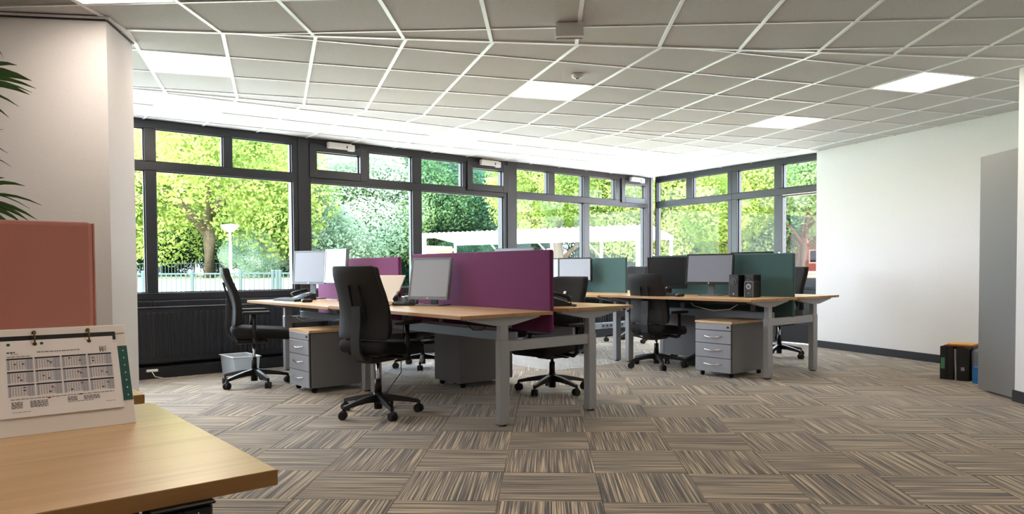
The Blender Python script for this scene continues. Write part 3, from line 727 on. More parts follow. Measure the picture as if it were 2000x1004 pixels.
chair(1.62, 8.22, 42, 'black office chair with its back to us at the green-screened desk', -0.09, 0.1)
chair(3.33, 9.12, 250, 'black office chair half hidden behind the dark green screen near the white wall', -0.02, 0.5)
chair(-1.02, 8.32, 215, 'black office chair beyond the farther purple screen, only its base showing', -0.10, 0.6)
chair(1.73, 11.02, 232, 'black office chair facing us between the two green screens by the far windows', 0.0, 0.3)
# ------------------------------------------------------------------ things on the desks
def monitor(u, v, ztop, zbot, w, head, label, screen='screen_light', bez='silver_plastic', zd=0.80, stand='silver', tilt=0.0, rot=0.0):
    """screen faces -u (local -x); origin on the desktop"""
    o = thing('monitor', label, 'monitor', UV(u, v, zd), RZB+math.radians(head), 'computer monitors')
    h = ztop-zbot; zc = (ztop+zbot)/2-zd; t = math.tan(math.radians(tilt))
    fn = lambda c: Vector((c.x+(c.z-zc)*t, c.y+(c.z-zc)*math.tan(math.radians(rot)), c.z))
    g = G(); g.box((0.022, 0, zc), (0.034, w, h), bev=0.006, fn=fn); g.box((0.055, 0, zc), (0.04, w*0.6, h*0.6), bev=0.012, fn=fn); g.build('housing', bez, o)
    b = 0.016
    g = G(); g.box((0.0035, 0, zc+0.006), (0.004, w-2*b, h-2*b-0.012), fn=fn); g.build('screen_panel', screen, o)
    g = G()
    for q in ((w-0.002, b, zc+h/2-b/2, 0), (w-0.002, b+0.012, zc-h/2+(b+0.012)/2, 0)): g.box((0.002, 0, q[2]), (0.008, q[0], q[1]), bev=0.002, fn=fn)
    for s in (-1, 1): g.box((0.002, s*(w/2-b/2-0.001), zc), (0.008, b, h-2*b), bev=0.002, fn=fn)
    g.build('bezel', bez, o)
    g = G(); g.cyl((-0.0015, 0, zc-h/2+0.014), (-0.0035, 0, zc-h/2+0.014), 0.008, n=16); bm_ = g.build('round_logo', 'white_plastic', o)
    off = fn(Vector((0, 0, zc-h/2+0.014))); bm_.location = (off.x, off.y, 0)
    g = G(); g.box((0.075, 0, (zc-h/2+0.09)/2+0.001), (0.02, 0.075, zc-h/2+0.088), bev=0.004); g.box((0.065, 0, zc-h/2+0.08), (0.04, 0.06, 0.06), bev=0.006); g.build('stand_neck', 'silver_plastic' if stand == 'silver' else 'black_plastic', o)
    g = G(); g.box((0.05, 0, 0.006), (0.20, 0.24, 0.012), bev=0.005); g.build('stand_foot', 'silver_plastic' if stand == 'silver' else 'black_plastic', o)
    return o
monitor(0.22, 1.27, 1.213, 0.853, 0.40, 24, 'grey square monitor standing before the nearer purple screen', tilt=12)
monitor(0.20, 3.67, 1.325, 0.955, 0.43, 28, 'left one of two grey monitors at the desk by the left window', zd=0.79, tilt=5)
monitor(0.20, 3.03, 1.33, 0.975, 0.43, 4, 'right one of two grey monitors at the desk by the left window', zd=0.79, tilt=4, screen='screen_light')
monitor(3.60, 1.42, 1.24, 0.87, 0.47, 20, 'dark monitor switched off, left of the larger one before the green screen', 'screen_dark', 'black_plastic', 0.805, 'black')
monitor(3.56, 0.80, 1.265, 0.93, 0.53, 15, 'wide black-framed monitor with grey screen beside the loudspeakers', 'screen_mid', 'black_plastic', 0.805, tilt=8)
monitor(3.58, 2.93, 1.255, 0.935, 0.50, 16, 'right monitor of the far pair before the teal screen', 'screen_light', 'black_plastic', 0.80, 'black')
monitor(3.58, 3.52, 1.255, 0.935, 0.52, 6, 'left monitor of the far pair, mostly hidden by the purple screen', 'screen_light', 'black_plastic', 0.80, 'black')
m = monitor(0.66, 0.62, 1.285, 0.95, 0.52, 180, 'monitor turned away, its grey top edge just above the nearer purple screen', 'screen_mid', 'silver_plastic', 0.815)
m = monitor(4.03, 0.55, 1.285, 0.95, 0.52, 180, 'monitor turned away, its black top edge just above the dark green screen', 'screen_mid', 'black_plastic', 0.805, tilt=8)
def keyboard(u, v, z, head, label):
    o = thing('keyboard', label, 'keyboard', UV(u, v, z), RZB+math.radians(head), 'computer keyboards')
    g = G(); g.extr([(-0.075, 0), (0.075, 0), (0.075, 0.026), (-0.075, 0.012)], (0, -0.225, 0), (1, 0, 0), (0, 0, 1), (0, 1, 0), 0.45); g.build('base', 'black_plastic', o)
    g = G()
    for r in range(5):
        for k in range(21):
            x = -0.058+r*0.027; z0 = 0.014+(x+0.075)/0.15*0.014
            g.box((x, -0.205+k*0.0205, z0+0.004), (0.022, 0.017, 0.008), bev=0.0)
    kk = g.build('key_field', 'dark_plastic', o); kk['kind'] = 'stuff'
    return o
keyboard(-0.17, 3.32, 0.79, 6, 'black keyboard on the desk by the left window')
keyboard(3.16, 1.15, 0.805, 4, 'black keyboard on the green-screened desk behind the chair back')
def mouse(u, v, z, head, label):
    o = thing('computer_mouse', label, 'mouse', UV(u, v, z), RZB+math.radians(head), 'computer mice')
    g = G()
    g.box((0, 0, 0.018), (0.11, 0.062, 0.036), bev=0.017, seg=3, smooth=True, fn=lambda c: Vector((c.x, c.y*(1-0.8*abs(c.x)), max(0, c.z*(1-1.6*abs(c.x)))))); g.build('body', 'black_plastic', o)
    g = G(); g.cyl((0.03, -0.004, 0.030), (0.03, 0.004, 0.030), 0.008); g.build('wheel', 'dark_plastic', o)
mouse(-0.17, 2.90, 0.79, 0, 'black computer mouse beside the keyboard by the left window')
mouse(3.12, 0.86, 0.805, 0, 'black computer mouse in front of the grey-screened wide monitor')
def phone(u, v, z, head, label):
    o = thing('desk_phone', label, 'telephone', UV(u, v, z), RZB+math.radians(head), 'black desk telephones')
    g = G(); g.extr([(-0.09, 0), (0.10, 0), (0.10, 0.065), (0.07, 0.07), (-0.09, 0.02)], (0, -0.10, 0), (1, 0, 0), (0, 0, 1), (0, 1, 0), 0.20); g.build('base', 'dark_plastic', o)
    pts = [(-0.085, 0.075, 0.055), (-0.06, 0.075, 0.075), (0.0, 0.075, 0.092), (0.07, 0.075, 0.105), (0.095, 0.075, 0.095)]
    g = G(); g.tube(pts, [0.024, 0.018, 0.014, 0.018, 0.026], 10); g.build('handset', 'black_plastic', o)
    g = G(); g.box((0.055, -0.03, 0.075), (0.05, 0.09, 0.008), bev=0.002, fn=lambda c: Vector((c.x, c.y, c.z+(c.x-0.055)*0.25))); g.build('display', 'silver_plastic', o)
    g = G()
    for r in range(4):
        for k in range(3):
            x = -0.07+r*0.026; g.box((x, -0.065+k*0.028, 0.027+(x+0.09)/0.16*0.05), (0.016, 0.020, 0.008))
    q = g.build('button_field', 'silver_plastic', o); q['kind'] = 'stuff'
    pts = [(-0.08, 0.09, 0.03)]+[(-0.09+0.012*math.sin(k*1.5), 0.10+0.009*k, 0.010+0.008*math.cos(k*1.5)) for k in range(14)]
    g = G(); g.tube(pts, 0.004, 6); g.build('cord', 'black_plastic', o)
phone(0.05, 3.50, 0.79, 8, 'black desk telephone with handset behind the keyboard by the left window')
phone(0.12, 1.50, 0.80, 50, 'black desk telephone left of the single monitor')
phone(0.80, 0.28, 0.815, 150, 'black desk telephone at the corner right of the nearer purple screen')
# document holder behind the first chair
o = thing('document_holder', 'cream slanted document holder on the desk behind the first chair', 'document holder', UV(0.15, 1.99, 0.80), RZB+math.radians(20))
g = G(); g.box((0, 0, 0.135), (0.014, 0.34, 0.25), bev=0.004, fn=lambda c: Vector((c.x+(c.z-0.01)*0.30, c.y-(c.z-0.01)*0.28, c.z))); g.build('board', 'cream_plastic', o)
g = G(); g.box((-0.012, 0, 0.02), (0.03, 0.34, 0.012), bev=0.003); g.build('ledge', 'cream_plastic', o)
g = G(); g.tube([(0.05, 0, 0.15), (0.12, 0, 0.08), (0.14, 0, 0.004)], 0.006, 6); g.build('strut', 'silver_plastic', o)
# letter trays behind the gap of the purple screens
for k in range(4):
    o = thing('letter_tray', ('bottom', 'second', 'third', 'topmost')[k]+' grey letter tray of the stack seen between the purple screens', 'letter tray', UV(0.82, 2.05, 0.815+k*0.062), RZB, 'stacked letter trays')
    g = G(); g.box((0, 0, 0.004), (0.33, 0.25, 0.005))
    g.box((0, 0.123, 0.022), (0.33, 0.004, 0.036)); g.box((0, -0.123, 0.022), (0.33, 0.004, 0.036)); g.box((0.163, 0, 0.022), (0.004, 0.25, 0.036)); g.build('tray', 'silver_plastic', o)
    g = G(); g.box((-0.01, 0, 0.012), (0.29, 0.20, 0.008)); g.build('paper_stack', 'paper', o)
    for sx in (-1, 1):
        for sy in (-1, 1): g = G(); g.box((sx*0.15, sy*0.121, 0.05), (0.012, 0.006, 0.026)); g.build('riser', 'dark_plastic', o)
# loudspeakers
def speaker(u, v, label, silver=False, h=0.19, w=0.11, d=0.14):
    o = thing('loudspeaker', label, 'loudspeaker', UV(u, v, 0.805), RZB, 'desktop loudspeakers')
    g = G(); g.box((0, 0, h/2), (d, w, h), bev=0.008, seg=2); g.build('cabinet', 'black_plastic', o)
    g = G(); g.cyl((-d/2-0.0005, 0, h*0.68), (-d/2-0.004, 0, h*0.68), w*0.32, n=20); c = g.build('cone', 'chrome' if silver else 'dark_plastic', o)
    g = G(); g.cyl((-d/2-0.003, 0, h*0.68), (-d/2-0.008, 0, h*0.68), w*0.14, n=16); g.build('dust_cap', 'dark_plastic', c)
    if silver:
        g = G(); g.cyl((-d/2-0.0005, 0, h*0.28), (-d/2-0.005, 0, h*0.28), 0.006); g.build('knob', 'silver_plastic', o)
        g = G(); t = 0.006
        for q in ((w/2, 0, h/2, t, h-0.01), (-w/2, 0, h/2, t, h-0.01)): g.box((-d/2+0.004, q[0], q[2]), (0.014, q[3], q[4]), bev=0.002)
        g.box((-d/2+0.004, 0, h-0.002), (0.014, w, t), bev=0.002); g.build('silver_edge', 'silver_plastic', o)
    else:
        g = G(); g.cyl((-d/2-0.0005, 0, h*0.14), (-d/2-0.002, 0, h*0.14), 0.012, n=3); g.build('round_logo', 'white_plastic', o)
speaker(3.52, 0.42, 'black loudspeaker with a pale badge, nearest the wide monitor', h=0.235, w=0.12)
speaker(3.58, 0.28, 'plain black loudspeaker between the badge speaker and the silver-edged one', h=0.235, w=0.12)
speaker(3.48, 0.215, 'small silver-edged loudspeaker with a shiny cone', True, h=0.165, w=0.095)
# flat dock and loose black charger on the corner desk
o = thing('docking_station', 'flat dark docking station beside the telephone right of the purple screen', 'docking station', UV(0.70, 0.42, 0.815), RZB)
g = G(); g.box((0, 0, 0.012), (0.20, 0.30, 0.024), bev=0.006); g.build('body', 'dark_plastic', o)
g = G(); g.tube([(0.02, -0.10, 0.024), (0.0, -0.13, 0.05), (0.0, -0.05, 0.052), (0.02, 0.02, 0.03)], 0.004, 6); g.build('cable', 'dark_plastic', o)
# plastic tub under the first desk row
o = thing('plastic_tub', 'translucent plastic storage tub on the floor by the radiator', 'storage tub', (-2.93, 7.86, 0), RZB)
g = G(); w, d, h, t = 0.27, 0.42, 0.20, 0.006
fn = lambda c: Vector((c.x*(0.9+0.5*c.z), c.y*(0.92+0.4*c.z), c.z))
for q in (((0, 0, 0.003), (w, d, 0.006)), ((w/2, 0, h/2), (t, d, h)), ((-w/2, 0, h/2), (t, d, h)), ((0, d/2, h/2), (w, t, h)), ((0, -d/2, h/2), (w, t, h))): g.box(*q, fn=fn)
g.build('body', 'clear_plastic', o)
g = G()
for q in (((w/2+0.006, 0, h), (0.02, d+0.03, 0.008)), ((-w/2-0.006, 0, h), (0.02, d+0.03, 0.008)), ((0, d/2+0.006, h), (w, 0.02, 0.008)), ((0, -d/2-0.006, h), (w, 0.02, 0.008))): g.box(*q, fn=fn)
g.build('rim', 'white_plastic', o)
# footrests
def footrest(u, v, head, label):
    o = thing('footrest', label, 'footrest', UV(u, v), RZB+math.radians(head), 'black ribbed footrests')
    g = G(); fn = lambda c: Vector((c.x, c.y, max(0.0, c.z+c.x*0.30)))
    g.box((0, 0, 0.075), (0.33, 0.45, 0.022), bev=0.006, fn=fn); g.build('plate', 'black_plastic', o)
    g = G()
    for k in range(13): g.box((0, -0.20+k*0.033, 0.090), (0.29, 0.012, 0.010), fn=fn)
    r = g.build('rib_field', 'dark_plastic', o); r['kind'] = 'stuff'
    for s in (-1, 1):
        g = G(); g.box((0.08, s*0.2, 0.045), (0.04, 0.02, 0.09), bev=0.004); g.build('support', 'black_plastic', o)
        g = G(); g.box((-0.12, s*0.2, 0.012), (0.04, 0.02, 0.024), bev=0.004); g.build('support', 'black_plastic', o)
footrest(3.74, 0.98, 0, 'black ribbed footrest beside the grey drawer unit at the green-screened desk')
footrest(3.62, 2.95, 10, 'black ribbed footrest under the far desk before the teal screen')
# clear chair mats
def chair_mat(u0, u1, v0, v1, label):
    o = thing('chair_mat', label, 'floor mat', UV((u0+u1)/2, (v0+v1)/2), RZB, 'clear chair mats')
    g = G(); g.box((0, 0, 0.002), (u1-u0, v1-v0, 0.003), bev=0.0)
    bm = g.bm
    bmesh.ops.bevel(bm, geom=[e for e in bm.edges if abs(e.verts[0].co.z-e.verts[1].co.z) > 0.001], offset=0.22, segments=6, affect='EDGES', profile=0.5)
    g.build('sheet', 'clear_mat', o)
chair_mat(0.75, 1.75, 2.2, 3.35, 'clear plastic chair mat shining on the floor beyond the farther purple screen')
chair_mat(2.15, 3.30, 1.80, 3.25, 'clear plastic chair mat on the floor before the far teal-screened desk')
# cables under the desks
def cable(name, pts, label, mat='black_plastic', r=0.0045):
    o = tag(G().tube(pts, r, 6).build(name, mat), label, 'cable', 'cables under the desks'); return o
cable('power_cable', [UV(0.0, 1.25, 0.76), UV(-0.06, 1.22, 0.70), UV(-0.08, 1.25, 0.50), UV(-0.05, 1.30, 0.25), UV(-0.12, 1.45, 0.05), UV(-0.22, 1.62, 0.006), UV(-0.30, 1.70, 0.006)], 'thin black cable hanging from the near desk edge down to the floor')
cable('power_cable', [UV(0.0, 0.42, 0.76), UV(0.02, 0.46, 0.70), UV(0.04, 0.40, 0.655), UV(0.05, 0.30, 0.66), UV(0.06, 0.22, 0.72), UV(0.08, 0.2, 0.77)], 'black cable loop hanging under the corner of the near desk')
cable('power_cable', [UV(0.05, 3.5, 0.75), UV(0.02, 3.52, 0.68), UV(-0.02, 3.5, 0.60), UV(0.03, 3.48, 0.57), UV(0.2, 3.4, 0.60), UV(0.33, 3.35, 0.64)], 'light cable drooping under the desk by the left window', 'cream_plastic')
cable('floor_cable', [UV(-0.1, 3.70, 0.006), UV(0.02, 3.55, 0.03), UV(0.1, 3.42, 0.006), UV(0.02, 3.35, 0.03), UV(-0.05, 3.48, 0.006), UV(0.12, 3.6, 0.04), UV(0.2, 3.5, 0.006), UV(0.25, 3.2, 0.006)], 'tangle of pale cable on the floor by the far desk leg', 'cream_plastic')
cable('power_cable', [UV(3.37, 0.95, 0.775), UV(3.35, 0.85, 0.70), UV(3.36, 0.6, 0.655), UV(3.36, 0.4, 0.68), UV(3.37, 0.25, 0.77)], 'pale cable sagging under the green-screened desk', 'cream_plastic')
# ------------------------------------------------------------------ calendar stand on the foreground desk
CE = Vector((0.7936, 0.6084, 0)); CBK = Vector((-CE.y, CE.x, 0)); LEAN = math.radians(30)
CQ = CBK*math.sin(LEAN)+Vector((0, 0, math.cos(LEAN))); CN = CE.cross(CQ)
CO = Vector((-0.803, 1.556, ZD+0.001))
cal = thing('calendar_stand', 'white ring binder standing open with a printed year calendar on the front desk', 'calendar')
cal.matrix_world = Matrix(((CE.x, CQ.x, CN.x, CO.x), (CE.y, CQ.y, CN.y, CO.y), (CE.z, CQ.z, CN.z, CO.z), (0, 0, 0, 1)))
CW, CH = 0.262, 0.235
g = G(); g.box((-CW/2, CH*0.45, -0.003), (CW, CH*0.9, 0.004), bev=0.0012); g.build('front_board', 'binder_white', cal)
g = G(); g.box((-CW/2, CH*0.955, -0.004), (CW, CH*0.09, 0.006), bev=0.0015); g.box((-0.002, CH*0.9, -0.010), (0.004, CH*0.10, 0.012)); g.build('top_band', 'binder_white', cal)
g = G()                                                     # rear board, closing the tent
g.extr([(0, 0), (0.004, 0), (0.004, 0.231), (0, 0.231)], (0, CH, -0.006), (0, math.sin(2*LEAN), -math.cos(2*LEAN)), (0, -math.cos(2*LEAN), -math.sin(2*LEAN)), (-1, 0, 0), CW)
g.build('rear_board', 'binder_white', cal)
g = G(); g.box((-CW/2-0.006, CH*0.885, 0.0005), (CW-0.03, 0.018, 0.003)); g.build('ring_gap', 'binder_black', cal)
g = G(); g.box((-0.135, CH*0.828, 0.002), (0.215, 0.022, 0.004)); g.build('page_strip', 'paper', cal)
g = G()
for k in range(3): g.box((-0.128-0.001*k, CH*0.48, 0.0022+0.0012*k), (0.216, 0.152, 0.0009))
g.build('calendar_sheet', 'paper', cal)
SX, SY, SW, SH, SZ = -0.020, CH*0.48-0.076, 0.216, 0.152, 0.00525      # sheet: right edge, bottom, width, height, face
def pr(g, fx0, fx1, fy0, fy1, lift=0.0):
    """rectangle on the sheet, fractions from the left and from the top"""
    x0, x1 = SX-SW+0.0015+fx0*SW, SX-SW+0.0015+fx1*SW; y0, y1 = SY+SH*(1-fy1), SY+SH*(1-fy0); z = SZ+0.00015+lift
    g.quad([(x0, y0, z), (x1, y0, z), (x1, y1, z), (x0, y1, z)])
rc = random.Random(3)
gd, gg, gl, gr = G(), G(), G(), G()
for c in range(4):
    for r_ in range(3):
        x0 = 0.055+c*0.222; x1 = x0+0.208; y0 = 0.155+r_*0.192; y1 = y0+0.175
        pr(gd, x0, x1, y0, y0+0.022, 0.0002)
        pr(gl, x0, x0+0.022, y0+0.022, y1); pr(gl, x1-0.055, x1, y0+0.022, y1)
        for k in range(6):
            for q in range(9):
                xx = x0+0.010+q*0.0218; yy = y0+0.040+k*0.0215
                pr(gg, xx, xx+0.012, yy, yy+0.010, 0.0002)
        for k in range(8): pr(gl, x0+0.022+k*0.019, x0+0.0232+k*0.019, y0+0.022, y1, 0.0001)
        for k in range(6): pr(gl, x0, x1, y0+0.034+k*0.0215, y0+0.0355+k*0.0215, 0.0001)
        q = rc.randrange(1, 7); k = rc.randrange(0, 3); pr(gr, x0+0.01+q*0.0218, x0+0.03+q*0.0218, y0+0.038+k*0.0215, y0+0.054+k*0.0215, 0.0004)
        q = rc.randrange(1, 7); k = rc.randrange(2, 5); pr(gd, x0+0.01+q*0.0218, x0+0.03+q*0.0218, y0+0.038+k*0.0215, y0+0.054+k*0.0215, 0.0004)
def dashes(g, x0, x1, y, h):
    x = x0
    while x < x1:
        w = rc.uniform(0.012, 0.035); pr(g, x, min(x1, x+w), y, y+h, 0.0002); x += w+0.006
dashes(gd, 0.30, 0.66, 0.075, 0.010); dashes(gd, 0.06, 0.125, 0.06, 0.018); dashes(gg, 0.09, 0.15, 0.09, 0.008); dashes(gd, 0.06, 0.25, 0.128, 0.008)
dashes(gd, 0.07, 0.92, 0.745, 0.008); pr(gr, 0.36, 0.385, 0.755, 0.770, 0.0003); pr(gd, 0.62, 0.645, 0.742, 0.757, 0.0003)
for k in range(6):
    dashes(gd, 0.075, 0.16, 0.785+k*0.016, 0.008); dashes(gd, 0.22, 0.36, 0.785+k*0.016, 0.008)
for k in range(4):
    dashes(gd, 0.52, 0.60, 0.775+k*0.016, 0.008); dashes(gd, 0.655, 0.79, 0.775+k*0.016, 0.008)
dashes(gd, 0.52, 0.74, 0.845, 0.007); dashes(gg, 0.84, 0.92, 0.885, 0.007); dashes(gg, 0.08, 0.22, 0.925, 0.007)
for q, nm, mm in ((gd, 'dark_print', 'print_dark'), (gg, 'grey_print', 'print_grey'), (gl, 'table_shading', 'print_light'), (gr, 'red_print', 'print_red')): q.build(nm, mm, cal)['kind'] = 'stuff'
cu = bpy.data.curves.new('logo', 'FONT'); cu.body = 'EBT\nEBT'; cu.size = 0.0085; cu.space_line = 0.75; cu.align_x = 'LEFT'
to = bpy.data.objects.new('logo_tmp', cu); COL.objects.link(to); dg = bpy.context.evaluated_depsgraph_get()
me = bpy.data.meshes.new_from_object(to.evaluated_get(dg)); bpy.data.objects.remove(to); me.materials.clear(); me.materials.append(MATS['print_dark'])
put('logo_print', me, cal, (SX-SW*0.165, SY+SH*0.91, SZ+0.0004))
g = G(); g.box((-0.012, CH*0.50, 0.0008), (0.022, 0.128, 0.0012), bev=0.0004); g.build('index_tab_card', 'teal_card', cal)
g = G()
for k in range(7): g.box((-0.0095, CH*0.50+0.052-k*0.0175, 0.0016), (0.0024, 0.0026, 0.0004))
g.build('tab_print', 'paper', cal)['kind'] = 'stuff'
for x in (-0.172, -0.073):
    g = G(); pts = [(x, CH*0.955, -0.001), (x, CH*0.955, 0.008), (x, CH*0.92, 0.013), (x, CH*0.88, 0.012), (x, CH*0.845, 0.008), (x, CH*0.835, 0.003)]
    g.tube(pts, 0.0016, 8); g.cyl((x, CH*0.955, -0.0008), (x, CH*0.955, 0.0012), 0.0042); g.cyl((x, CH*0.835, 0.0038), (x, CH*0.835, 0.0046), 0.0040); g.build('binder_ring', 'brass', cal)
g = G()
for x in (-0.218, -0.160): g.cyl((x, CH*0.838, 0.0038), (x, CH*0.838, 0.0045), 0.0032)
g.build('punch_hole', 'teal_card', cal)
# ------------------------------------------------------------------ on the ceiling
o = thing('smoke_detector', 'round white smoke detector on the ceiling beside a light panel', 'smoke detector', (0.55, 6.09, HC))
g = G(); g.lathe([(0.002, -0.030), (0.030, -0.030), (0.046, -0.022), (0.052, -0.004), (0.052, 0.002), (0.002, 0.002)], n=24); g.build('housing', 'white_plastic', o)
g = G(); g.lathe([(0.002, -0.036), (0.012, -0.036), (0.016, -0.030), (0.002, -0.029)], n=16); g.build('sensor', 'silver_plastic', o)
o = thing('ceiling_sensor', 'grey wedge-shaped sensor box hanging from the ceiling grid', 'sensor', (0.385, 4.86, HC), -A1)
g = G(); g.extr([(-0.06, 0), (0.075, 0), (0.075, -0.045), (-0.01, -0.088), (-0.06, -0.088)], (-0.09, 0, 0), (0, 1, 0), (0, 0, 1), (1, 0, 0), 0.18); g.build('housing', 'white_trim', o)
g = G(); g.extr([(0.076, -0.044), (-0.012, -0.089), (-0.012, -0.095), (0.08, -0.05)], (-0.085, 0, 0), (0, 1, 0), (0, 0, 1), (1, 0, 0), 0.17); g.build('lens_cover', 'white_plastic', o)
# ------------------------------------------------------------------ cabinet and binders at the right
cab = thing('tall_cabinet', 'tall grey steel cabinet against the end of the right wall', 'cabinet', (4.145, 6.012, 0), -A1)
g = G(); g.box((0.30, 0.265, 1.03), (0.58, 0.52, 2.02), bev=0.004); g.build('body', 'cabinet_grey', cab)
g = G(); g.box((-0.002+0.006, 0.265, 1.05), (0.012, 0.526, 2.06), bev=0.003); g.build('side_panel', 'cabinet_grey', cab)
g = G(); g.box((0.30, 0.265, 2.05), (0.60, 0.53, 0.024), bev=0.003); g.build('top_panel', 'cabinet_grey', cab)
for k in range(2):
    g = G(); g.box((0.155+0.29*k, 0.531, 1.05), (0.285, 0.014, 1.96), bev=0.003); d = g.build('door', 'cabinet_grey', cab)
    g = G(); g.box((0.27+0.06*k, 0.545, 1.05), (0.012, 0.014, 0.14), bev=0.004); g.build('handle', 'silver_plastic', d)
BD = Vector((0.676, -0.737, 0)); BN = Vector((0.737, 0.676, 0)); BO = Vector((4.236, 7.235, 0)); BRZ = math.atan2(BD.y, BD.x)
def binder(s, w, h, d, mat, label, name='binder', back=0.0, paper=True, lab=None, lean=0.0):
    o = thing(name, label, 'binder', BO+BD*(s+w/2)+BN*back, BRZ, 'binders standing beside the cabinet')
    fn = lambda c: Vector((c.x+c.z*lean, c.y, c.z))
    g = G(); g.box((-w/2+0.002, d/2, h/2), (0.004, d, h), fn=fn); g.box((w/2-0.002, d/2, h/2), (0.004, d, h), fn=fn); g.box((0, 0.002, h/2), (w, 0.004, h), bev=0.001, fn=fn); g.build('cover', mat, o)
    if paper: g = G(); g.box((0, d/2, h/2-0.005), (w-0.014, d-0.03, h-0.03), fn=fn); g.build('papers', 'paper', o)
    if lab: g = G(); g.box((lab[0], -0.0012, lab[1]), (lab[2], 0.0012, lab[3]), fn=fn); g.build('spine_label', lab[4], o)
    return o
binder(0.0, 0.062, 0.325, 0.28, 'binder_black', 'black binder with a green spine label, leftmost on the floor by the cabinet', lab=(-0.006, 0.16, 0.036, 0.11, 'binder_green'))
binder(0.064, 0.052, 0.325, 0.28, 'binder_black', 'slim black binder without label between two wider binders on the floor')
o = thing('paper_folder', 'thin grey folder with a white edge leaning between black binders', 'folder', BO+BD*0.124+BN*0.01, BRZ)
g = G(); g.box((0.006, 0.14, 0.152), (0.010, 0.26, 0.30), fn=lambda c: Vector((c.x-c.z*0.04, c.y, c.z))); g.build('cover', 'silver_plastic', o)
g = G(); g.box((0.0135, 0.14, 0.152), (0.004, 0.262, 0.302), fn=lambda c: Vector((c.x-c.z*0.04, c.y, c.z))); g.build('sheet', 'paper', o)
binder(0.147, 0.105, 0.325, 0.28, 'binder_black', 'wide black binder with a small square white label on the floor', lab=(0.0, 0.115, 0.03, 0.034, 'print_grey'))
o = thing('wrapped_parcel', 'grey parcel wrapped in shiny plastic film beside the cabinet', 'parcel', BO+BD*0.30+BN*0.03, BRZ)
g = G(); g.box((0, 0.11, 0.155), (0.085, 0.22, 0.31), bev=0.03, seg=3, smooth=True, fn=lambda c: Vector((c.x+0.006*math.sin(40*c.z), c.y+0.006*math.sin(33*c.z+40*c.x), c.z))); g.build('film', 'silver_plastic', o)
o = thing('blue_box', 'small bright blue box on the floor against the cabinet', 'box', BO+BD*0.335-BN*0.10, BRZ)
g = G(); g.box((0, 0.05, 0.075), (0.05, 0.10, 0.15), bev=0.002); g.build('body', 'box_blue', o); g = G(); g.box((0, 0.05, 0.152), (0.052, 0.102, 0.006), bev=0.002); g.build('lid', 'box_blue', o)
o = tag(G().box((0.155, 0.15, 0.3315), (0.26, 0.24, 0.010), bev=0.001).build('red_folder', 'folder_red', None, BO, BRZ), 'dark red folder lying flat on top of the black binders', 'folder')
o = tag(G().box((0.150, 0.18, 0.3435), (0.22, 0.22, 0.012), bev=0.001).build('yellow_folder', 'folder_yellow', None, BO, BRZ), 'yellow folder lying topmost on the black binders', 'folder')
# ------------------------------------------------------------------ palm at the left edge
palm = thing('potted_palm', 'green potted palm reaching in from the left edge behind the pink screen', 'plant', (-2.72, 3.1, 0))
g = G(); g.lathe([(0.01, 0), (0.15, 0), (0.19, 0.34), (0.20, 0.36), (0.17, 0.36), (0.16, 0.31), (0.01, 0.31)], n=28); g.build('pot', 'pot_grey', palm)
g = G(); g.lathe([(0.005, 0.30), (0.165, 0.315), (0.16, 0.325), (0.005, 0.33)], n=20); g.build('soil', 'soil', palm)
def world_at(x, y, Y):
    """a point of the place at depth Y (metres in front of the viewpoint)"""
    return Vector(((x-1000)/F_PX*Y, Y, CAM_H+(CY-42.2+0.0056*(1000-x)-y)/F_PX*Y))
def leaflet(par, b, t, w, droop=0.03):
    b, t = b-palm.location, t-palm.location; L = (t-b); side = L.cross(Vector((0, 1, 0.2))).normalized(); g = G(); n = 6; rows = []
    for i in range(n+1):
        f = i/n; p = b+L*f+Vector((0, 0, 1))*droop*4*f*(1-f); ww = w*math.sin(PI*min(1, 0.12+0.88*f))**0.7*(1-0.2*f)+0.0006
        rows.append([g.bm.verts.new(p+side*ww+Vector((0, 0.25*ww, 0))), g.bm.verts.new(p), g.bm.verts.new(p-side*ww+Vector((0, 0.25*ww, 0)))])
    for i in range(n):
        for k in range(2):
            f = g.bm.faces.new((rows[i][k], rows[i][k+1], rows[i+1][k+1], rows[i+1][k])); f.smooth = True
    g.build('leaflet', 'leaf_palm', par)
def frond(base, mid, end, tips, nside=7, other=0.42):
    g = G(); pts = [base+(mid-base)*k/4-palm.location for k in range(5)]+[mid+(end-mid)*k/5-palm.location for k in range(1, 6)]
    g.tube(pts, [0.010-0.0008*i for i in range(10)], 6); f = g.build('frond', 'leaf_palm', palm)
    for bp, t, w in tips: leaflet(f, bp, t, w)
    d = (end-mid)
    for k in range(nside):
        p = mid+d*(k+0.5)/nside; dirn = Vector((-0.75, 0.35, 0.25-0.05*k)).normalized(); leaflet(f, p, p+dirn*other*(0.7+0.3*math.sin(PI*k/nside)), 0.016)
c0 = palm.location
Yp = 3.0
tips = [((0, 118), (18, 119), .004), ((-60, 158), (44, 131), .012), ((-90, 150), (72, 161), .022), ((-80, 160), (80, 176), .010), ((-80, 165), (72, 184), .006), ((-85, 168), (68, 188), .014), ((-80, 178), (46, 211), .007), ((-60, 205), (26, 232), .008), ((-60, 218), (22, 228), .005)]
frond(c0+Vector((0, 0, 0.33)), world_at(-190, 330, Yp), world_at(-70, 150, Yp), [(world_at(b[0], b[1], Yp), world_at(t[0], t[1], Yp-0.05), w) for b, t, w in tips])
tips = [((-70, 300), (14, 255), .003), ((-70, 290), (22, 301), .004), ((-70, 310), (28, 327), .003), ((-60, 395), (14, 348), .010), ((-70, 382), (54, 364), .010), ((-60, 388), (86, 402), .006), ((-70, 380), (62, 408), .003), ((-60, 396), (76, 430), .010), ((-60, 400), (60, 432), .012), ((-60, 405), (48, 438), .012), ((-60, 412), (35, 450), .012), ((-60, 420), (20, 465), .010)]
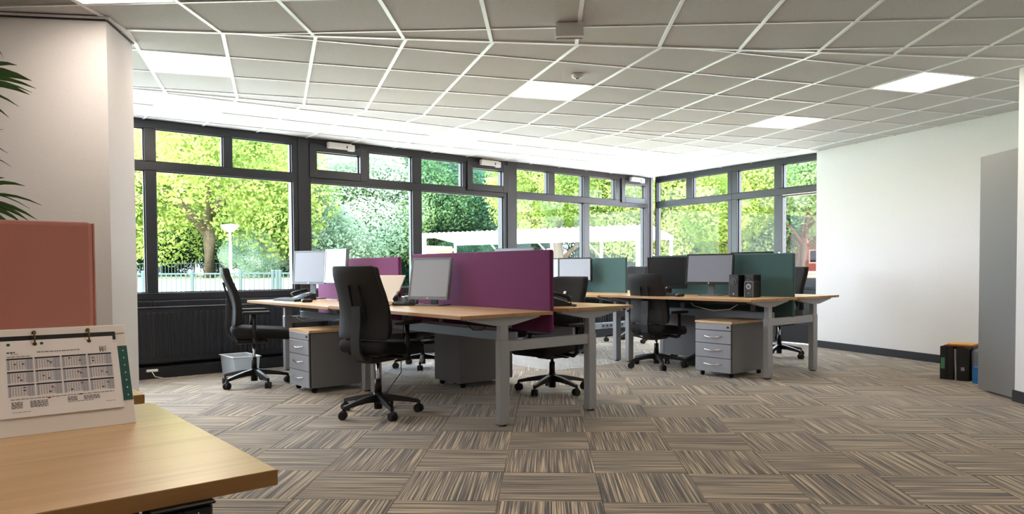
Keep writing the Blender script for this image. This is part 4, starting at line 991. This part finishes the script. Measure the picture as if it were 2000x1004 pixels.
frond(c0+Vector((0.02, 0, 0.33)), world_at(-230, 520, Yp), world_at(-70, 385, Yp), [(world_at(b[0], b[1], Yp), world_at(t[0], t[1], Yp-0.05), w) for b, t, w in tips])
for k in range(4):
    a = 2.2+k*0.9; e = c0+Vector((0.55*math.cos(a), 0.4*math.sin(a), 1.5+0.12*k)); m = c0+Vector((0.2*math.cos(a), 0.15*math.sin(a), 1.1))
    frond(c0+Vector((0.03*math.cos(a), 0.03*math.sin(a), 0.33)), m, e, [], 9, 0.35)
# ------------------------------------------------------------------ outside
def leaf_mat(name, c0, c1, trans=0.5):
    m = bpy.data.materials.new(name); m.use_nodes = True; N = m.node_tree.nodes; L = m.node_tree.links
    for n in list(N): N.remove(n)
    o = N.new('ShaderNodeOutputMaterial'); mx = N.new('ShaderNodeMixShader'); d = N.new('ShaderNodeBsdfDiffuse'); t = N.new('ShaderNodeBsdfTranslucent')
    tc = N.new('ShaderNodeTexCoord'); n = N.new('ShaderNodeTexNoise'); n.inputs['Scale'].default_value = 1.3; n.inputs['Detail'].default_value = 5; L.new(tc.outputs['Object'], n.inputs['Vector'])
    r = N.new('ShaderNodeValToRGB'); r.color_ramp.elements[0].position = 0.38; r.color_ramp.elements[1].position = 0.62
    r.color_ramp.elements[0].color = (*lin(c0), 1); r.color_ramp.elements[1].color = (*lin(c1), 1)
    L.new(n.outputs['Fac'], r.inputs[0]); L.new(r.outputs[0], d.inputs[0]); L.new(r.outputs[0], t.inputs[0]); mx.inputs[0].default_value = trans
    L.new(d.outputs[0], mx.inputs[1]); L.new(t.outputs[0], mx.inputs[2]); L.new(mx.outputs[0], o.inputs[0]); MATS[name] = m
leaf_mat('leaf_yellow', (98, 124, 58), (170, 184, 106)); leaf_mat('leaf_green', (70, 106, 68), (136, 166, 114)); leaf_mat('leaf_blue', (56, 96, 80), (118, 154, 126)); leaf_mat('leaf_dark', (24, 48, 40), (60, 92, 72)); leaf_mat('leaf_pale', (112, 138, 118), (176, 190, 172))
pmat('lawn', (140, 156, 88), 0.95, noise=0.25, nscale=0.8)
pmat('gravel_bounce', (206, 206, 204), 0.95, noise=0.15, nscale=1.5)
pmat('paving_red', (196, 128, 112), 0.95, noise=0.15, nscale=3)
def ground_z(p):
    d = -(Vector((p[0], p[1], 0))-W0).dot(NW); t = max(0, min(1, (d-5)/9)); t = t*t*(3-2*t)
    return -0.16+1.0*t
g = G(); bm = g.bm; n = 90; vv = {}
for i in range(n+1):
    for j in range(n+1):
        x, y = -60+130*i/n, -10+100*j/n; vv[i, j] = bm.verts.new((x, y, ground_z((x, y)) if (Vector((x, y, 0))-W0).dot(NW) < 0 and (Vector((x, y, 0))-CORN).dot(NR) > -0.0 else (-0.16 if (Vector((x, y, 0))-CORN).dot(NR) > 0 else min(0.8, -0.16+0.06*max(0, -(Vector((x, y, 0))-CORN).dot(NR)-4)))))
for i in range(n):
    for j in range(n): bm.faces.new((vv[i, j], vv[i+1, j], vv[i+1, j+1], vv[i, j+1]))
for f in bm.faces:
    f.smooth = True; c = f.calc_center_median()
    dl = -(c-W0).dot(NW); dr = -(c-CORN).dot(NR); f.material_index = 2 if dr > 9 and c.x > 6 else (1 if 9 < dl < 13 or (dl < 5.5 and dr < 6) else 0)  # unseen pale strip by the walls is added to bounce daylight onto the ceiling
tag(g.build('ground', ['lawn', 'gravel_bounce', 'paving_red']), 'sunlit lawn and path outside the windows, with an added pale bounce strip', 'ground', kind='structure')
def crown(blobs, nleaf, size, seed):
    r = random.Random(seed); g = G(); V = []; Fc = []
    tot = sum(b[3]**2 for b in blobs)
    for bx, by, bz, br in blobs:
        for _ in range(int(nleaf*br*br/tot)):
            while True:
                d = Vector((r.gauss(0, 1), r.gauss(0, 1), r.gauss(0, 1)))
                if d.length > 1e-3: break
            d.normalize(); rr = br*(1-0.55*r.random()**2.2)
            c = Vector((bx, by, bz))+Vector((d.x*rr, d.y*rr, d.z*rr*0.85))
            s = size*r.uniform(0.6, 1.3); nn = (d*0.7+Vector((r.gauss(0, .6), r.gauss(0, .6), r.gauss(0, .6)))).normalized()
            a = nn.orthogonal().normalized(); a = (Matrix.Rotation(r.uniform(0, 2*PI), 3, nn) @ a); b = nn.cross(a)
            k = len(V); V += [c-a*s, c-b*s*0.55+nn*s*0.12, c+a*s, c+b*s*0.55+nn*s*0.12]; Fc += [(k, k+1, k+2, k+3)]
    me = bpy.data.meshes.new('foliage'); me.from_pydata([tuple(v) for v in V], [], Fc); return me
def blobs_round(R, zc, n, seed, flat=0.8):
    r = random.Random(seed); B = [(0, 0, zc, R*0.62)]
    for _ in range(n):
        a = r.uniform(0, 2*PI); t = r.uniform(-0.75, 0.85); q = R*0.72*math.sqrt(1-t*t); B.append((q*math.cos(a), q*math.sin(a), zc+t*R*flat, R*r.uniform(0.26, 0.42)))
    return B
CR = {}
def tree(x, y, H, R, zc, mat, label, trunk_r=0.16, kind='tree', variant=0, group='trees outside the windows', size=0.17, nleaf=9000):
    key = variant
    if key not in CR:
        me = crown(blobs_round(1.0, 0.0, 44, variant+11), 60000, 0.018, variant+5); me.materials.append(MATS[mat]); CR[key] = me
    z = gz(x, y)
    o = thing('tree' if kind == 'tree' else 'shrub', label, kind, (x, y, z), random.uniform(0, 6), group)
    f = put('foliage', CR[key], o, (0, 0, zc)); f.scale = (R, R, R*0.95); f['kind'] = 'stuff'; f.material_slots[0].link = 'OBJECT'; f.material_slots[0].material = MATS[mat]
    g = G(); g.tube([(0, 0, -0.2), (0.03, 0, zc*0.35), (-0.02, 0.03, zc*0.55), (0, 0, zc*0.8)], [trunk_r*1.15, trunk_r, trunk_r*0.7, trunk_r*0.3], 10)
    for k in range(6):
        a = k*1.05; b = zc*(0.30+0.06*k); g.tube([(0, 0, b), (R*0.25*math.cos(a), R*0.25*math.sin(a), b+R*0.25), (R*0.6*math.cos(a), R*0.6*math.sin(a), b+R*0.42)], [trunk_r*0.5, trunk_r*0.35, trunk_r*0.12], 7)
    g.build('trunk', 'bark', o)
    return o
def gz(x, y):
    p = Vector((x, y, 0))
    if (p-CORN).dot(NR) > 0: return ground_z((x, y)) if (p-W0).dot(NW) < 0 else -0.16
    return min(0.8, -0.16+0.06*max(0, -(p-CORN).dot(NR)-4))
def at_px(x, Y): return (x-1000)/F_PX*Y, Y
T = 'leafy green tree '
for px_, Y, H, R, zc, mat, lab, tr, var in (
    (410, 26, 8, 4.3, 3.9, 'leaf_yellow', 'bright yellow-green tree with a forked trunk behind the lamp post', 0.22, 0),
    (150, 31, 10, 5.0, 5.6, 'leaf_green', 'green tree at the far left, cut by the white partition', 0.3, 1),
    (560, 36, 10, 4.6, 5.0, 'leaf_green', 'soft green tree right of the lamp post, behind the dark window post', 0.3, 2),
    (655, 30, 9, 3.6, 3.6, 'leaf_pale', 'pale whitish tree seen through the second window', 0.2, 0),
    (735, 40, 12, 5.0, 6.4, 'leaf_blue', 'bluish green tree in the middle of the second window', 0.3, 1),
    (800, 33, 10, 3.6, 4.0, 'leaf_green', 'green tree just left of the white canopy', 0.25, 2),
    (900, 36, 11, 5.0, 5.6, 'leaf_blue', 'broad bluish tree above the left half of the white canopy', 0.3, 0),
    (1010, 42, 12, 5.0, 6.6, 'leaf_green', 'green tree behind the white canopy in the third window', 0.3, 1),
    (1090, 25, 9, 2.7, 4.3, 'leaf_yellow', 'bright yellow-green tree hanging low over the white canopy', 0.2, 2),
    (1172, 27, 11, 4.0, 7.6, 'leaf_green', 'tall tree with a thick pale trunk behind the right end of the canopy', 0.2, 0),
    (1230, 40, 11, 5.0, 5.4, 'leaf_blue', 'bluish tree behind the window corner', 0.3, 1),
    (1310, 24, 9, 3.2, 3.7, 'leaf_yellow', 'bright yellow-green tree in the first window right of the corner', 0.14, 2),
    (1370, 31, 10, 4.6, 4.2, 'leaf_green', 'bushy green tree behind the dark monitor, right of the corner', 0.3, 0),
    (1470, 36, 11, 4.8, 5.6, 'leaf_green', 'leaning green tree in the narrow window beside the door', 0.3, 1),
    (1455, 28, 8, 2.2, 2.6, 'leaf_blue', 'small bluish tree low in the narrow window beside the door', 0.2, 2),
    (1570, 26, 9, 3.5, 3.6, 'leaf_green', 'green tree filling the glass door at the white wall', 0.13, 0),
    (1640, 34, 11, 5.0, 6.0, 'leaf_yellow', 'yellow-green tree behind the white wall edge', 0.3, 1)):
    x, y = at_px(px_, Y); tree(x, y, H, R, zc, mat, lab, tr, variant=var)
for k, (px_, Y, R, zc, mat) in enumerate(((-200, 50, 7, 6, 'leaf_green'), (60, 52, 7, 6.5, 'leaf_blue'), (330, 50, 7, 6, 'leaf_green'), (520, 54, 7, 7, 'leaf_blue'), (700, 56, 7, 6.4, 'leaf_green'), (880, 58, 8, 7, 'leaf_blue'), (1060, 56, 7.5, 7, 'leaf_green'), (1250, 54, 7, 6.6, 'leaf_blue'), (1400, 56, 7, 7.4, 'leaf_green'), (1560, 52, 7, 6.5, 'leaf_blue'), (1750, 50, 7, 6.5, 'leaf_green'))):
    x, y = at_px(px_, Y); tree(x, y, 14, R, zc, mat, 'distant tall tree of the green belt '+['left of the photo edge', 'behind the white partition', 'behind the forked tree', 'behind the first dark window post', 'behind the pale whitish tree', 'behind the timber board wall', 'behind the third window', 'behind the window corner', 'behind the dark monitor', 'behind the glass door', 'behind the white wall'][k], 0.4, variant=k % 3, group='distant green belt')
for k, (px_, Y, R, zc, mat, lab) in enumerate(((490, 25, 1.0, 0.72, 'leaf_pale', 'pale rounded conifer shrub beside the lamp post'), (560, 34, 1.9, 1.2, 'leaf_dark', 'dark shrub right of the pale conifer'), (300, 37, 2.2, 1.5, 'leaf_dark', 'dark hedge shrub behind the tall fence, left'), (380, 38, 2.2, 1.5, 'leaf_dark', 'dark hedge shrub behind the forked tree'), (640, 36, 2.0, 1.1, 'leaf_dark', 'dark shrub under the pale whitish tree'), (720, 35, 2.2, 1.4, 'leaf_dark', 'dark shrub in the middle of the second window'), (790, 32, 1.8, 1.2, 'leaf_dark', 'dark shrub left of the timber shed wall'), (920, 29, 1.7, 1.0, 'leaf_dark', 'dark shrub below the left half of the canopy'), (1010, 28, 1.5, 1.1, 'leaf_dark', 'dark shrub below the canopy post'), (1090, 30, 1.8, 1.3, 'leaf_dark', 'dark shrub right of the purple screen top'), (1215, 29, 1.6, 1.0, 'leaf_dark', 'dark shrub beneath the right end of the canopy'))):
    x, y = at_px(px_, Y); tree(x, y, 2, R, zc, mat, lab, 0.06, kind='shrub', variant=k % 3, group='shrubs outside the windows')
# street lamp
x, y = at_px(451, 22)
o = thing('street_lamp', 'slim street lamp with a white saucer head outside the left window', 'street lamp', (x, y, gz(x, y)))
zl = 1.1146+(527-452)/F_PX*22-gz(x, y)
g = G(); g.cyl((0, 0, -0.3), (0, 0, zl), 0.055, 0.035, 12); g.build('pole', 'silver_plastic', o)
g = G(); g.lathe([(0.02, zl-0.02), (0.09, zl), (0.20, zl+0.10), (0.26, zl+0.17), (0.25, zl+0.20), (0.10, zl+0.225), (0.01, zl+0.23)], n=24); g.build('lamp_head', 'lamp_white', o)
# fences
def fence(x0, x1, Y, zt, zb, step, label, post_px, r=0.008, mat='fence_green'):
    o = thing('metal_fence', label, 'fence', (x0, Y, 0))
    L = x1-x0; n = int(L/step)
    g = G(); g.box((0, 0, (zt+zb)/2), (2*r, 2*r, zt-zb)); me = g.mesh('bar', mat)
    for k in range(n): put('bar', me, o, (k*step+step*0.5, 0, 0))
    for z in (zt, zb+0.12): g = G(); g.box((L/2, 0, z), (L, 0.04, 0.035), bev=0.004); g.build('rail', mat, o)
    for px_ in post_px:
        x = (px_-1000)/F_PX*Y-x0; g = G(); g.box((x, 0, (zt+zb)/2-0.1+0.04), (0.07, 0.07, zt-zb+0.28), bev=0.008); g.build('post', mat, o)
fence(-9.2, -3.6, 17.0, 1.035, 0.2, 0.113, 'green metal bar fence outside the left window, nearer one', (280, 376, 470, 533, 541, 547, 640), 0.011)
fence(-15.8, -11.6, 30.0, 1.40, 0.75, 0.13, 'darker metal fence beyond the lawn, behind the forked tree', (262, 315, 375, 432), 0.012)
# white garden canopy with corrugated translucent roof
def roof_mat():
    m = bpy.data.materials.new('canopy_sheet'); m.use_nodes = True; N = m.node_tree.nodes; L = m.node_tree.links
    for n in list(N): N.remove(n)
    o = N.new('ShaderNodeOutputMaterial'); mx = N.new('ShaderNodeMixShader'); d = N.new('ShaderNodeBsdfDiffuse'); t = N.new('ShaderNodeBsdfTranslucent')
    for q in (d, t): q.inputs[0].default_value = (0.86, 0.88, 0.9, 1)
    mx.inputs[0].default_value = 0.6; L.new(d.outputs[0], mx.inputs[1]); L.new(t.outputs[0], mx.inputs[2]); L.new(mx.outputs[0], o.inputs[0]); MATS['canopy_sheet'] = m
roof_mat()
PA = Vector((-2.75, 22.0, 0)); PBq = Vector((3.35, 18.0, 0)); dC = (PBq-PA).normalized(); nC = Vector((-dC.y, dC.x, 0)); nC = nC if nC.y > 0 else -nC; LC = (PBq-PA).length
o = thing('garden_canopy', 'white open canopy with a wavy roof edge and thin posts outside', 'canopy', PA, math.atan2(dC.y, dC.x))
g = G(); bm = g.bm; nw = 170; rows = []
for i in range(nw+1):
    s = LC*i/nw; w = 0.028*math.sin(i*PI/2)
    rows.append([bm.verts.new((s, 0, 2.17+w)), bm.verts.new((s, 1.7, 1.95+w)), bm.verts.new((s, 1.7, 1.94+w)), bm.verts.new((s, 0, 2.16+w))])
for i in range(nw):
    for q in range(4): bm.faces.new((rows[i][q], rows[i][(q+1) % 4], rows[i+1][(q+1) % 4], rows[i+1][q]))
bm.faces.new(rows[0]); bm.faces.new(rows[-1][::-1])
g.build('roof_sheet', 'canopy_sheet', o)
g = G(); g.box((LC/2, 1.68, 1.90), (LC, 0.06, 0.07)); g.build('eaves_beam', 'roof_white', o)
g = G(); g.box((LC/2, 0.06, 2.09), (LC, 0.06, 0.10)); g.build('front_beam', 'roof_white', o)
for s in (0.05, 1.9, 3.6, 5.2, LC-0.05):
    g = G(); g.box((s, 1.66, 0.9), (0.06, 0.06, 2.0)); g.build('post', 'roof_white', o)
    if 0.5 < s < LC-0.5:
        g = G(); g.tube([(s-0.45, 1.64, 1.87), (s-0.02, 1.64, 1.45)], 0.02, 6); g.build('brace', 'roof_white', o)
g = G(); g.box((LC-0.16, 0.1, 0.95), (0.30, 0.30, 2.3), bev=0.01); g.build('corner_column', 'roof_white', o)
g = G(); g.box((0.08, 0.1, 0.9), (0.09, 0.09, 2.4)); g.build('corner_post', 'roof_white', o)
g = G(); g.tube([(LC-1.0, 1.6, 1.86), (LC-0.3, 1.6, 1.25)], 0.025, 6); g.build('brace', 'roof_white', o)
sh = thing('timber_screen', 'light timber board wall under the left end of the white canopy', 'timber wall', PA+dC*0.05+nC*0.12, math.atan2(nC.y, nC.x))
for k in range(14):
    g = G(); g.box((0.05+0.098*k, 0, 0.95), (0.092, 0.03, 1.75-0.0*k), bev=0.006); g.build('board', 'shed_wood', sh)
for z in (1.72, 1.2): g = G(); g.box((0.7, -0.03, z), (1.4, 0.04, 0.09), bev=0.004); g.build('batten', 'shed_wood', sh)
# far house with a red roof beyond the paving on the right
x, y = at_px(1450, 64)
o = thing('brick_house', 'low pinkish brick house seen through the windows right of the corner', 'house', (x, y, 0.6), math.radians(-30))
g = G(); g.box((0, 0, 1.2), (16, 6, 2.4)); g.build('wall', 'brick_red', o)
g = G(); g.extr([(-3.4, 2.4), (3.4, 2.4), (0, 4.6)], (-8.3, 0, 0), (0, 1, 0), (0, 0, 1), (1, 0, 0), 16.6); g.build('roof', 'roof_red', o)
for k in range(6):
    g = G(); g.box((-6.5+2.6*k, -3.02, 1.35), (1.3, 0.06, 1.1)); q = g.build('window_frame', 'roof_white', o)
    g = G(); g.box((-6.5+2.6*k, -3.06, 1.35), (1.1, 0.03, 0.9)); g.build('pane', 'screen_dark', q)
